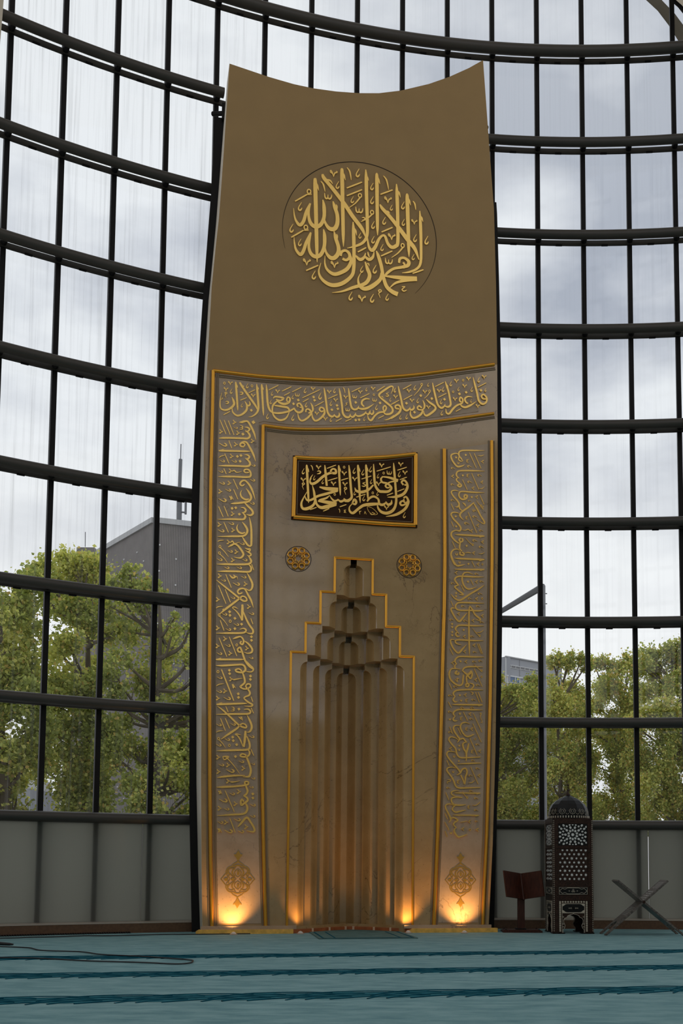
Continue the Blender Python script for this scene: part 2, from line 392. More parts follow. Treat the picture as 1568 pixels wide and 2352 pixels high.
# panes, one window per storey of glazing
for k in range(-1, 9):
    w = struct(empty('window_%d' % (k+2)))
    w['label'] = 'row of %s panes in the curved glass wall' % ('frosted' if k < 0 else 'clear')
    z0 = ZB if k < 0 else ZR + DZ*k; z1 = ZR + DZ*(k+1) if k < 8 else ZTOP
    off = -0.03
    if k < 0: continue
    for j in range(J0, J1):
        vs = [wp(j+0.004, z0, off), wp(j+0.996, z0, off), wp(j+0.996, z1, off), wp(j+0.004, z1, off),
              wp(j+0.004, z0, off-0.012), wp(j+0.996, z0, off-0.012), wp(j+0.996, z1, off-0.012), wp(j+0.004, z1, off-0.012)]
        m = MB(); m.add(vs, [(0,3,2,1),(4,5,6,7),(0,1,5,4),(1,2,6,5),(2,3,7,6),(3,0,4,7)])
        m.build('pane', MT['frost'] if k < 0 else (MT['glassd'] if j < 4 else MT['glass']), w)
fw = bpy.data.objects['window_1']
for a in (-5.01, -1.57, 1.87, 5.31, 8.76, 12.2, 15.64):
    b = min(a + 3.44, J1); n = 10; m = MB(); vs = []
    for i in range(n+1):
        jj = a + 0.004 + (b-a-0.009)*i/n
        for off, z in ((0.010, ZB), (0.010, ZR), (0.001, ZR), (0.001, ZB)): vs.append(wp(jj, z, off))
    m.add(vs, [(i*4+q, i*4+(q+1) % 4, i*4+4+(q+1) % 4, i*4+4+q) for i in range(n) for q in range(4)] + [(0,1,2,3), tuple(n*4+q for q in range(4))])
    m.build('pane', MT['frost'], fw)
# skirting under the frosted panes
def arcstrip(name, prof, a, b, material, parent=None):
    m = MB(); n = max(2, int((b-a)*3)); q = len(prof); vs = []
    for i in range(n+1):
        for off, z in prof: vs.append(wp(a+(b-a)*i/n, z, off))
    fs = [(i*q+x, i*q+(x+1) % q, i*q+q+(x+1) % q, i*q+q+x) for i in range(n) for x in range(q)]
    fs += [tuple(range(q)), tuple(n*q+x for x in range(q))]
    m.add(vs, fs); return m.build(name, material, parent)
jl = jat(459, 0.1, 0.3); jr = jat(1122, 0.1, 0.3)
for nm, a, b in (('baseboard_left', J0, jl), ('baseboard_right', jr, J1)):
    o = struct(arcstrip(nm, ((0.30, -0.02), (0.30, 0.112), (-0.02, 0.112), (-0.02, -0.02)), a, b, MT['board']))
    struct(arcstrip('ledge_cap', ((0.305, 0.112), (0.305, 0.125), (-0.02, 0.125), (-0.02, 0.112)), a, b, MT['cap'], o))
# floor convector grille in front of the left skirting
gr = MB()
for i in range(150):
    a = J0 + (1.6 - J0)*i/150
    vs = [wp(a+dj, zz, oo) for dj in (0, 0.018) for oo, zz in ((0.31, 0.0), (0.40, 0.0), (0.40, 0.016), (0.31, 0.016))]
    gr.add(vs, [(0,1,5,4), (1,2,6,5), (2,3,7,6), (3,0,4,7), (0,3,2,1), (4,5,6,7)])
o = struct(gr.build('trim_%d' % (ridx+1), MT['black'])); o['label'] = 'dark slatted floor grille along the left skirting'

# floor, shell and hall behind the camera
def disc(r0, z0, z1, name, material, a0=0, a1=2*PI, n=72):
    m = MB(); vs = [(CX + r0*math.sin(2*PI*i/n), CY + r0*math.cos(2*PI*i/n), z) for z in (z0, z1) for i in range(n)]
    m.add(vs, [tuple(range(n))[::-1], tuple(range(n, 2*n))] + [(i, (i+1) % n, n+(i+1) % n, n+i) for i in range(n)])
    return m.build(name, material)
struct(disc(RAD+0.35, -0.45, -0.012, 'floor', MT['slab']))
struct(disc(RAD+0.9, 30.0, 30.4, 'ceiling', MT['shell']))
def sidewall(name, d0, d1, z0, z1):
    m = MB(); n = 24; vs = []
    for i in range(n+1):
        th = math.radians(d0 + (d1-d0)*i/n)
        for r, z in ((RAD+0.1, z0), (RAD+0.1, z1), (RAD+0.5, z1), (RAD+0.5, z0)): vs.append((CX+r*math.sin(th), CY+r*math.cos(th), z))
    fs = [(i*4+q, i*4+(q+1) % 4, i*4+4+(q+1) % 4, i*4+4+q) for i in range(n) for q in range(4)] + [(0,1,2,3), tuple(n*4+q for q in range(4))]
    m.add(vs, fs); return struct(m.build(name, MT['shell']))
deg = math.degrees
sidewall('wall_left', -125, -95, -0.45, 30.0); sidewall('wall_left', -95, deg(TH0 + DTH*J0)-0.3, -0.45, 4.5)
sidewall('wall_right', deg(TH0 + DTH*J1)+0.3, 85, -0.45, 4.5); sidewall('wall_right', 85, 120, -0.45, 30.0)
sidewall('wall_back', 120, 163, -0.45, 16.5)
sidewall('wall_back', 163, 235, -0.45, 6.3)
for i in range(27):   # glazing bars of the rear window
    th = math.radians(164.5 + 2.75*i*0.98); m = MB(); c_ = Vector((CX + RAD*math.sin(th), CY + RAD*math.cos(th), 0))
    m.box((-0.05, -0.05, 6.3), (0.05, 0.05, 30.0)); o = struct(m.build('trim_%d' % (ridx+10+i), MT['steel2'])); o.location = c_; o.rotation_euler = (0, 0, -th); o['label'] = 'mullion of the rear window'
for i in range(16):
    z = 7.2 + 1.4*i; m = MB(); m.tube([(CX + RAD*math.sin(math.radians(163 + 72*q/30)), CY + RAD*math.cos(math.radians(163 + 72*q/30)), z) for q in range(31)], 0.09, 8)
    o = struct(m.build('trim_%d' % (ridx+40+i), MT['steel'])); o['label'] = 'rail of the rear window'

# arch of the shell at the top right: outside rib, dark edge, inside plaster
def onwall(px, py, off):
    d = ray(px, py); C = Vector((CX, CY)); r = RAD - off + 0.07
    a = d.x*d.x + d.y*d.y; b = -2*(d.x*C.x + d.y*C.y); c = C.x*C.x + C.y*C.y - r*r
    t = (-b + math.sqrt(b*b - 4*a*c))/(2*a); p = d*t; p.z += CAMZ; return p
def arch(name, inner, outer, off, th, material):
    m = MB(); n = len(inner); vs = []
    for p, q in zip(inner, outer):
        for (x, y), o in ((p, off), (q, off), (q, off-th), (p, off-th)): vs.append(onwall(x, y, o))
    m.add(vs, [(i*4+k, i*4+(k+1) % 4, i*4+4+(k+1) % 4, i*4+4+k) for i in range(n-1) for k in range(4)] + [(0,1,2,3), tuple((n-1)*4+q for q in range(4))])
    return m.build(name, material)
I = [(1395, -75), (1445, -35), (1483, 0), (1510, 25), (1535, 58), (1556, 92), (1582, 140), (1620, 230), (1650, 340)]
O = [(1440, -85), (1485, -42), (1521, 2), (1549, 31), (1575, 66), (1600, 105), (1628, 155), (1668, 240), (1700, 345)]
s = struct(arch('trim_%d' % (ridx+2), I, O, -0.45, 0.25, MT['concrete'])); s['label'] = 'grey concrete rib of the shell outside the glass, top right'
I2 = [(x+42+12*i/8, y-8) for i, (x, y) in enumerate(I)]; O2 = [(x+9, y-5) for x, y in I2]
s = struct(arch('trim_%d' % (ridx+3), I2, O2, 0.30, 0.14, MT['steel2'])); s['label'] = 'dark steel edge of the inner shell, top right'
O3 = [(x+420, y-160) for x, y in O2]
s = struct(arch('trim_%d' % (ridx+4), O2, O3, 0.34, 0.2, MT['shell'])); s['label'] = 'beige plastered inner shell, top right corner'
s = struct(arch('trim_%d' % (ridx+5), [(9, -60), (8.5, 0), (5, 45), (1, 90), (-4, 150)], [(-260, -60), (-260, 0), (-260, 45), (-260, 90), (-260, 150)], 0.34, 0.2, MT['shell'])); s['label'] = 'beige plastered inner shell, top left corner'

# ---------------------------------------------------------------- carpet
ANG = math.radians(10.5); P0 = Vector((-0.72, 13.0, 0))
RM = Matrix.Rotation(ANG, 3, 'Z')
def loc2w(u, w, z=0): return P0 + RM @ Vector((u, w, z))
carpet = empty('carpet', (0, 8, 0), label='teal prayer carpet with rows of dark scrolling relief bands covering the hall floor', cat='carpet')
m = MB(); n = 96; rr = RAD - 0.33
m.add([(CX + rr*math.sin(2*PI*i/n), CY + rr*math.cos(2*PI*i/n) - 8, z) for z in (-0.012, 0.0) for i in range(n)],
      [tuple(range(n))[::-1], tuple(range(n, 2*n))] + [(i, (i+1) % n, n+(i+1) % n, n+i) for i in range(n)])
m.build('carpet_pile', MT['carpet'], carpet)
def swoosh_row(v, jitter):
    rnd = random.Random(int(v*100)); m = MB(); U = 0.50
    strands = [([(-0.02, 0.0), (0.03, 0.05), (0.13, 0.13), (0.3, 0.20), (0.55, 0.238), (0.8, 0.225), (1.0, 0.20)], 0.020),
               ([(0.10, 0.0), (0.17, 0.05), (0.30, 0.11), (0.5, 0.155), (0.75, 0.16), (0.95, 0.14)], 0.019),
               ([(0.25, 0.0), (0.34, 0.035), (0.5, 0.08), (0.7, 0.10), (0.9, 0.09)], 0.017),
               ([(0.02, 0.10), (0.10, 0.18), (0.25, 0.265), (0.42, 0.295), (0.62, 0.29), (0.8, 0.25)], 0.016)]
    k = 0
    u = -5.2
    while u < 6.4:
        for q, (pts, wd) in enumerate(strands):
            P = catmull([(u + a, b*1.3) for a, b in pts], 4)
            vs = []; nn = len(P)
            for i, p in enumerate(P):
                a = P[max(i-1, 0)]; b = P[min(i+1, nn-1)]; dx, dy = b[0]-a[0], b[1]-a[1]; l = math.hypot(dx, dy) or 1
                t = i/(nn-1); ww = wd*(0.35 + 0.65*math.sin(PI*min(1, t*1.15+0.08)))
                for s_ in (-1, 1):
                    e = loc2w(p[0] - dy/l*ww*s_*0.5, -(v) + p[1] + dx/l*ww*s_*0.5)
                    for zz in (0.0, 0.004 + 0.0003*q + 0.0008*(k % 2)): vs.append((e.x, e.y-8, zz))
            m.add(vs, [f for i in range(nn-1) for f in ((i*4+1, i*4+3, i*4+7, i*4+5), (i*4, i*4+1, i*4+5, i*4+4), (i*4+2, i*4+6, i*4+7, i*4+3))])
        u += U; k += 1
    band = MB(); vs = []; nn = 240
    for i in range(nn+1):
        uu = -5.4 + 12*i/nn; ph = (uu/U) % 1.0
        lo = 0.03 + 0.16*(ph if ph < 0.6 else (1-ph)*1.5)*0.6 + rnd.uniform(-.008, .008); hi = 0.36 + 0.05*math.sin(2*PI*ph) + rnd.uniform(-.012, .012)
        for q in (lo, hi):
            e = loc2w(uu, -v+q); vs.append((e.x, e.y-8, 0.0015))
    band.add(vs, [(i*2, i*2+2, i*2+3, i*2+1) for i in range(nn)])
    band.build('relief_ground', MT['pilemid'], carpet, fix=False)
    return m.build('relief_band', MT['pile'], carpet, fix=False)
for v in (3.24, 4.78, 6.25, 8.0): swoosh_row(v + 0.17, 0)

# rug in front of the niche
rug = empty('prayer_rug', loc2w(0, -0.6), ANG, label='worn grey-teal prayer rug with thin dark border lines at the foot of the niche', cat='rug')
m = MB(); m.box((-0.50, -0.52, 0.001), (0.62, 1.10, 0.010)); m.build('rug_pile', MT['rug'], rug)
m = MB()
for a, b in (((-0.46, -0.50), (-0.44, 0.6)), ((-0.32, -0.50), (-0.305, 0.6)), ((0.42, -0.50), (0.435, 0.6)), ((0.56, -0.50), (0.58, 0.6)), ((-0.46, -0.50), (0.58, -0.465))):
    m.box((a[0], a[1], 0.010), (b[0], b[1], 0.0125))
m.build('border_line', MT['pile'], rug)

# ---------------------------------------------------------------- the prayer niche wall (mihrab)
DZM = -0.02
mih = empty('prayer_niche_wall', P0, ANG, label='tall tan and marble prayer niche wall with gold mouldings and gilded inscriptions', cat='prayer niche')
def lz(pts): return [(u, z + DZM) for u, z in pts]
LEFT = lz([(-1.673, 11.083), (-1.726, 9.814), (-1.765, 8.995), (-1.795, 8.645), (-1.837, 8.072), (-1.857, 7.456), (-1.88, 6.782), (-1.893, 6.144), (-1.877, 5.039), (-1.863, 3.949), (-1.851, 2.875), (-1.835, 1.815), (-1.806, 0.769), (-1.781, 0.0)])
LEFTB = lz([(-1.700, 11.1), (-1.766, 9.85), (-1.805, 9.1), (-1.832, 8.7), (-1.877, 8.083), (-1.902, 7.44), (-1.922, 6.80), (-1.932, 6.15), (-1.940, 5.10), (-1.933, 4.0), (-1.919, 2.90), (-1.896, 1.84), (-1.852, 0.767), (-1.811, 0.0)])
RIGHT = lz([(1.676, 11.644), (1.77, 10.283), (1.823, 9.556), (1.85, 8.469), (1.863, 7.395), (1.866, 6.45), (1.866, 4.938), (1.856, 4.135), (1.843, 3.227), (1.829, 2.329), (1.79, 1.112), (1.731, 0.0)])
TOP = lz([(-1.169, 10.976), (-0.85, 10.925), (-0.6, 10.905), (-0.3, 10.905), (0.002, 10.926), (0.265, 10.964), (0.56, 11.044), (0.936, 11.193), (1.208, 11.332), (1.483, 11.502)])
BT = lz([(-1.796, 6.983), (-1.201, 6.965), (-0.582, 6.98), (-0.247, 7.005), (0.237, 7.075), (0.732, 7.159), (1.233, 7.271), (1.816, 7.406)])
BB = lz([(-1.169, 6.330), (-0.837, 6.316), (-0.481, 6.336), (0.002, 6.39), (0.488, 6.468), (0.981, 6.555), (1.356, 6.636), (1.814, 6.74)])
ML = lz([(-1.796, 6.983), (-1.794, 6.375), (-1.797, 5.596), (-1.789, 4.825), (-1.764, 3.199), (-1.732, 1.817), (-1.708, 0.978), (-1.671, 0.08)])
MLI = lz([(-1.169, 6.330), (-1.168, 5.642), (-1.164, 4.754), (-1.144, 3.223), (-1.105, 1.829), (-1.075, 0.982), (-1.035, 0.08)])
MRI = lz([(1.153, 6.207), (1.163, 4.781), (1.156, 4.128), (1.144, 3.716), (1.126, 2.866), (1.102, 1.981), (1.078, 1.215), (1.033, 0.08)])
MRO = lz([(1.784, 6.369), (1.789, 5.569), (1.785, 4.761), (1.758, 2.943), (1.711, 1.221), (1.658, 0.08)])
G = [0.773, 0.594, 0.414, 0.240]; Z = [3.471+DZM, 3.845+DZM, 4.250+DZM, 4.692+DZM]; UC = -0.008
A = [0.654, 0.475, 0.300, 0.127]; SW = 0.088; LV = 0.22; SD = 0.12
def interp(poly, x, ax=0):
    for a, b in zip(poly, poly[1:]):
        if min(a[ax], b[ax]) <= x <= max(a[ax], b[ax]):
            t = (x-a[ax])/((b[ax]-a[ax]) or 1); return a[1-ax] + (b[1-ax]-a[1-ax])*t
    return poly[0][1-ax] if abs(x-poly[0][ax]) < abs(x-poly[-1][ax]) else poly[-1][1-ax]
zl = 6.985; zr_ = 7.41
lowL = [(interp(LEFT, zl+DZM, 1), zl+DZM)] + [p for p in LEFT if p[1] < zl-0.05]
lowR = [(interp(RIGHT, zr_+DZM, 1), zr_+DZM)] + [p for p in RIGHT if p[1] < zr_-0.05]
BTe = [lowL[0]] + BT[1:-1] + [lowR[0]]
niche = []
for t in range(4):
    niche += [(UC-G[t], 0.0 if t == 0 else Z[t-1]), (UC-G[t], Z[t])]
nicheR = [(2*UC-u, z) for u, z in niche[::-1]]
low = lowL + niche + nicheR + lowR[::-1] + BTe[::-1][1:-1]
m = MB(); m.prism([low], 0.0, 0.34); m.build('marble_face', MT['marble'], mih)
upL = [p for p in LEFT if p[1] > zl] ; upR = [p for p in RIGHT if p[1] > zr_]
up = upL + BTe + upR[::-1] + TOP[::-1]
m = MB(); m.prism([up], 0.0, 0.34); m.build('plaster_face', MT['paint'], mih)
# pale edge return on the left and dark steel carrier behind
m = MB(); vs = []
for a, b in zip(LEFT, LEFTB): vs += [(a[0]-0.001, 0.0, a[1]), (b[0], 0.345, b[1]), (b[0]+0.1, 0.345, b[1]), (a[0]+0.1, 0.02, a[1]-0.02)]
m.add(vs, [(i*4+k, i*4+(k+1) % 4, i*4+4+(k+1) % 4, i*4+4+k) for i in range(len(LEFT)-1) for k in range(4)] + [(0,1,2,3)]); m.build('edge_return', MT['edge'], mih)
JL = lz([(-1.80, 10.6), (-1.842, 10.45), (-1.878, 9.505), (-1.95, 8.13), (-2.001, 6.898), (-2.016, 6.319), (-2.035, 5.46), (-2.03, 4.218), (-2.007, 2.941), (-1.974, 1.467), (-1.914, 0.02)])
JR = lz([(1.955, 9.9), (1.965, 9.736), (1.991, 8.738), (2.013, 7.626), (2.023, 6.649), (2.028, 5.084), (2.023, 4.252), (2.016, 3.664), (1.983, 2.383), (1.946, 1.578), (1.902, 0.02)])
for side, Jp in ((1, JL), (-1, JR)):
    loop = Jp + [(u + side*0.5, z) for u, z in Jp[::-1]]
    m = MB(); m.prism([loop], 0.36, 0.50); m.build('steel_carrier', MT['steel2'], mih)
# bracket arms to the glazing at the top corners
m = MB()
for u, z in ((-1.72, 10.62), (1.70, 10.95)):
    s_ = 1 if u > 0 else -1
    m.tube([(u-0.1*s_, 0.30, z), (u+0.16*s_, 0.5, z+0.10)], 0.03, 8); m.box((u-0.02+0.02*s_, 0.3, z-0.09), (u+0.05+0.02*s_, 0.42, z+0.13))
m.build('wall_bracket', MT['steel2'], mih)
# stepped niche with scalloped flutes
m = MB()
def splayw(a, x): s_ = max(0.0, min(1.0, (a-x)/SW)); return SD*(0.55*s_ + 0.45*(3*s_*s_-2*s_**3))
ZC = [0.0] + [z-0.03 for z in Z[:3]] + [Z[3]]
for T in range(4):
    zb, zt = ZC[T], ZC[T+1]
    nl = 4-T; prev = G[T]
    ztop_arch = zt - 0.085; zs = ztop_arch - 0.105
    for i in range(nl):
        a = A[T+i]; b = a-SW; w0 = i*LV
        last = (i == nl-1)
        for sd in (-1, 1):
            X = lambda x: UC + sd*x
            # plate with arched inner corner
            arc = [(b + SW*math.cos(t*PI/2/8), zs + 0.105*math.sin(t*PI/2/8)) for t in range(9)]
            loop = [(prev, zb), (prev, zt), (b, zt)] + arc[::-1] + [(a, zb)]
            tris = tessellate_polygon([[Vector((p[0], p[1], 0)) for p in loop]])
            m.add([(X(p[0]), w0, p[1]) for p in loop], [tuple(t) for t in tris])
            # edge of the arch going back onto the splay
            vs = []
            for p in arc: vs += [(X(p[0]), w0, p[1]), (X(p[0]), w0+splayw(a, p[0]), p[1])]
            m.add(vs, [(q*2, q*2+1, q*2+3, q*2+2) for q in range(8)])
            m.add([(X(b), w0, ztop_arch), (X(b), w0+LV, ztop_arch), (X(b), w0+LV, zt), (X(b), w0, zt)], [(0,1,2,3)])
            # splay
            vs = []
            for q in range(9):
                x = a - SW*q/8; w = w0 + splayw(a, x); vs += [(X(x), w, zb), (X(x), w, ztop_arch if q == 8 else zt)]
            m.add(vs, [(q*2, q*2+1, q*2+3, q*2+2) for q in range(8)])
            if not last: m.add([(X(b), w0+SD, zb), (X(b), w0+LV, zb), (X(b), w0+LV, zt), (X(b), w0+SD, zt)], [(0,1,2,3)])
        if last:
            m.add([(UC-b, w0+SD, zb), (UC+b, w0+SD, zb), (UC+b, w0+SD, ztop_arch), (UC-b, w0+SD, ztop_arch)], [(0,1,2,3)])
            m.add([(UC-b, w0+LV, zb), (UC+b, w0+LV, zb), (UC+b, w0+LV, zt), (UC-b, w0+LV, zt)], [(0,1,2,3)])
            m.add([(UC-b, w0+SD, ztop_arch), (UC+b, w0+SD, ztop_arch), (UC+b, w0+LV, ztop_arch), (UC-b, w0+LV, ztop_arch)], [(0,1,2,3)])
        prev = b
    if T < 3:
        for sd in (-1, 1):
            m.add([(UC+sd*(G[T+1]-0.005), 0.0, zt), (UC+sd*G[T], 0.0, zt), (UC+sd*G[T], 0.0, Z[T]), (UC+sd*(G[T+1]-0.005), 0.0, Z[T])], [(0,1,2,3)])
    # soffit: underside of the tier above
    if T < 3:
        prof = []
        pv = None
        for i in range(4-T-1):
            a = A[T+1+i]; b = a-SW
            if i == 0: prof.append((G[T], 0.0)); 
            for q in range(9):
                x = a-SW*q/8; prof.append((x, i*LV + splayw(a, x)))
            prof.append((b, (i+1)*LV if i < 4-T-2 else i*LV+SD))
        full = [(UC-x, w) for x, w in prof] + [(UC+x, w) for x, w in prof[::-1]]
        loop = full + [(UC+G[T], 1.0), (UC-G[T], 1.0)]
        tris = tessellate_polygon([[Vector((p[0], p[1], 0)) for p in loop]])
        m.add([(p[0], p[1], ZC[T+1]) for p in loop], [tuple(t) for t in tris])
    else:
        m.add([(UC-G[3], 0, Z[3]), (UC+G[3], 0, Z[3]), (UC+G[3], 0.5, Z[3]), (UC-G[3], 0.5, Z[3])], [(0,1,2,3)])
m.build('fluted_niche', MT['marble'], mih, fix=False)
# gold line round the stepped niche
path = []
for t in range(4):
    path += [(UC-G[t], -0.006, 0.05 if t == 0 else Z[t-1]), (UC-G[t], -0.006, Z[t])]
path += [(2*UC-x, w, z) for x, w, z in path[::-1]]
m = MB()
for a, b in zip(path, path[1:]):
    if (Vector(a)-Vector(b)).length > 0.01:
        d = (Vector(b)-Vector(a)).normalized()*0.008
        m.tube([Vector(a)-d, Vector(b)+d], 0.0155, 10)
m.build('niche_moulding', MT['goldtrim'], mih, smooth=True)
# gold mouldings with stone fillets alongside
def mould(name, pts, r, fil):
    P = [(u, -0.004, z) for u, z in pts]
    m = MB(); m.tube(P, r, 12); m.build(name, MT['goldtrim'], mih, smooth=True)
    f = MB()
    for off in fil:
        q = []
        for i, p in enumerate(pts):
            a = pts[max(i-1, 0)]; b = pts[min(i+1, len(pts)-1)]; dx, dz = b[0]-a[0], b[1]-a[1]; l = math.hypot(dx, dz)
            q.append((p[0]+dz/l*off, -0.001, p[1]-dx/l*off))
        f.tube(q, 0.009, 6)
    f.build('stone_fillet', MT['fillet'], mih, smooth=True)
def cm(pts, k=6): return catmull(pts, k)
mould('outer_moulding', ML[::-1] , 0.022, (-0.034, 0.040, 0.062))
mould('band_top_moulding', cm(BT[:-1] + [(1.822, 7.406+DZM)]), 0.022, (0.045, 0.068))
mould('inner_moulding', MLI[::-1], 0.022, (-0.036, 0.040))
mould('band_bottom_moulding', cm(BB), 0.020, (0.040, 0.06))
mould('right_inner_moulding', MRI, 0.024, (-0.04, 0.04))
mould('right_outer_moulding', MRO, 0.022, (0.04, -0.034))
# inscription fields
ins = 0.075
fieldL = [(u+ins, z) for u, z in ML[::-1]][0:-1]
fieldL = [(ML[-1][0]+ins, 0.12)] + [(u+ins, z) for u, z in ML[::-1][1:-1]] + [(ML[0][0]+ins, 6.885+DZM)]
bt = [(u, z-0.09) for u, z in cm(BT)[6:-3]]
bb = [(u, z+0.055) for u, z in cm(BB)[:-3]]
mi_ = [(u-0.055, z) for u, z in MLI[1:-1]] + [(MLI[-1][0]-0.055, 0.12)]
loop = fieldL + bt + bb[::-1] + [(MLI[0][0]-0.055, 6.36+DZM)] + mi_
m = MB(); m.prism([loop], -0.006, 0.002); m.build('inscription_field', MT['band'], mih)
fr = [(u+0.055, z) for u, z in MRI[1:]]; fo = [(u-0.06, z) for u, z in MRO[1:]]
loop = [(1.195, 6.20+DZM), (1.735, 6.325+DZM)] + fo + fr[::-1]
loop = [(u, max(z, 0.12)) for u, z in loop]
m = MB(); m.prism([loop], -0.006, 0.002); m.build('inscription_field', MT['band'], mih)
# tapered dark strip, painted as the shadow in the gap round the medallion
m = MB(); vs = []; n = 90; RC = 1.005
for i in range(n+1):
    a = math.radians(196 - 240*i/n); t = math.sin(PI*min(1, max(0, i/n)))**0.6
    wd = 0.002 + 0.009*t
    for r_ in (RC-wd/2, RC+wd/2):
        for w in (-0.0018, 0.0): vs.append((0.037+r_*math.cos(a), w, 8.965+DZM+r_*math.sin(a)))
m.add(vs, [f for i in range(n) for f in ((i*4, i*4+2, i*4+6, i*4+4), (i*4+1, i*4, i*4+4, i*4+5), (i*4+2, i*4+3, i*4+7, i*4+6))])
m.build('medallion_shadow_line', MT['darkline'], mih)

# lettering: pen strokes in millimetres on the face, each a raised ribbon
TPL = {
 'c': [[(15,-45,4),(2,-20,7),(-13,10,9),(-13,32,13),(0,40,15),(14,26,11),(19,10,3)]],
 'v': [[(-24,-12,5),(-33,-16,9),(-27,-27,9),(-18,-16,9),(-10,2,10),(2,38,4)],[(-36,-6,4),(-20,-2,10),(-8,6,8)],[(2,36,4),(8,8,10),(18,-8,12),(33,-12,10),(34,-23,8),(25,-24,6)]],
 'h': [[(-37,-32,5),(-33,5,12),(-22,24,14),(-6,18,12),(-3,-18,5)],[(-5,10,10),(8,24,14),(24,17,13),(33,-4,9),(34,-24,4)]],
 'e': [[(-22,-12,5),(0,-20,12),(18,-10,13),(8,8,14),(-22,18,5)]],
 'm': [[(-4,-10,10),(-14,-28,10),(4,-38,10),(14,-24,10),(0,-12,10)],[(2,-12,8),(-12,4,7),(-4,26,6),(4,48,3)]],
 'k': [[(20,-30,4),(-12,-12,10),(12,-2,9),(20,12,10),(0,22,12),(-26,18,5)]],
 'z': [[(-18,-18,7),(12,-22,8),(-8,0,9),(-16,14,10),(4,26,11),(32,10,4)]],
 'd': [], 'o': []}
class Pen:
    def __init__(s): s.m = MB(); s.k = 0
    def ribbon(s, P, w0=-0.006, th=0.007):
        s.k += 1; f = w0 - th - 0.00003*s.k
        P = catmull(P, 5 if len(P) > 2 else 1); n = len(P); vs = []
        for i, p in enumerate(P):
            a = P[max(i-1, 0)]; b = P[min(i+1, n-1)]; dx, dz = b[0]-a[0], b[1]-a[1]; l = math.hypot(dx, dz) or 1
            h = max(p[2], 1)*0.5
            for sg in (1, -1):
                x = p[0] - dz/l*h*sg; z = p[1] + dx/l*h*sg
                vs += [(x/1000, f, z/1000), (x/1000, w0, z/1000)]
        fs = [f2 for i in range(n-1) for f2 in ((i*4, i*4+4, i*4+6, i*4+2), (i*4, i*4+1, i*4+5, i*4+4), (i*4+2, i*4+6, i*4+7, i*4+3))]
        fs += [(0, 2, 3, 1), (n*4-4, n*4-3, n*4-1, n*4-2)]
        s.m.add(vs, fs)
    def ring(s, u, z, r, w):
        s.ribbon([(u+r*math.cos(t*PI/4)*0.9, z+r*math.sin(t*PI/4)*1.15, w) for t in range(9)])
    def diamond(s, u, z, r):
        s.k += 1; f = -0.013-0.00003*s.k
        P = [(u-r, z+r*0.15), (u-r*0.1, z-r), (u+r, z-r*0.15), (u+r*0.1, z+r)]
        s.m.prism([[(a/1000, b/1000) for a, b in P]], f, -0.006, back=False)
    def run(s, data):
        for l in data.strip().split('\n'):
            k = l[0]; v = [float(x) for x in l[1:].split()]
            if k == 'S': s.ribbon([tuple(v[i:i+3]) for i in range(0, len(v), 3)])
            elif k == 'f':
                a, b, c, d, w = v; s.ribbon([(a, b, w*0.8), ((a+c)/2, (b+d)/2, w), (c, d, w*0.8)])
            elif k == 'n':
                a, b, c, d, w = v; dx, dz = c-a, d-b; l_ = math.hypot(dx, dz)
                s.ribbon([(a, b, w*0.4), (a+dx*0.5+dz/l_*w*0.6, b+dz*0.5-dx/l_*w*0.6, w*0.8), (c, d, w)]); s.ring(c-w*0.3, d+w*1.0, w*1.15, w*0.75)
            elif k == 'g':
                a, b, c, d, w = v; dx, dz = c-a, d-b
                s.ribbon([(a, b, w*0.5), (a+dx*0.3-dz*0.10, b+dz*0.3+dx*0.10, w*1.0), (a+dx*0.7-dz*0.06, b+dz*0.7+dx*0.06, w*0.8), (c, d, w*0.3)])
            else:
                u, z, sc, rot = v
                def R(dx, dy):
                    if rot == 1: dx, dy = dy, -dx
                    elif rot == 2: dx, dy = -dy, dx
                    return u+dx*sc, z-dy*sc
                if k == 'd': s.diamond(u, z, 27*sc)
                elif k == 'o': s.ring(u, z, 14*sc, 9*sc)
                else:
                    for st in TPL[k]: s.ribbon([R(x, y) + (w*sc*1.15,) for x, y, w in st])
    def build(s, name, parent, material): return s.m.build(name, material, parent, fix=False)
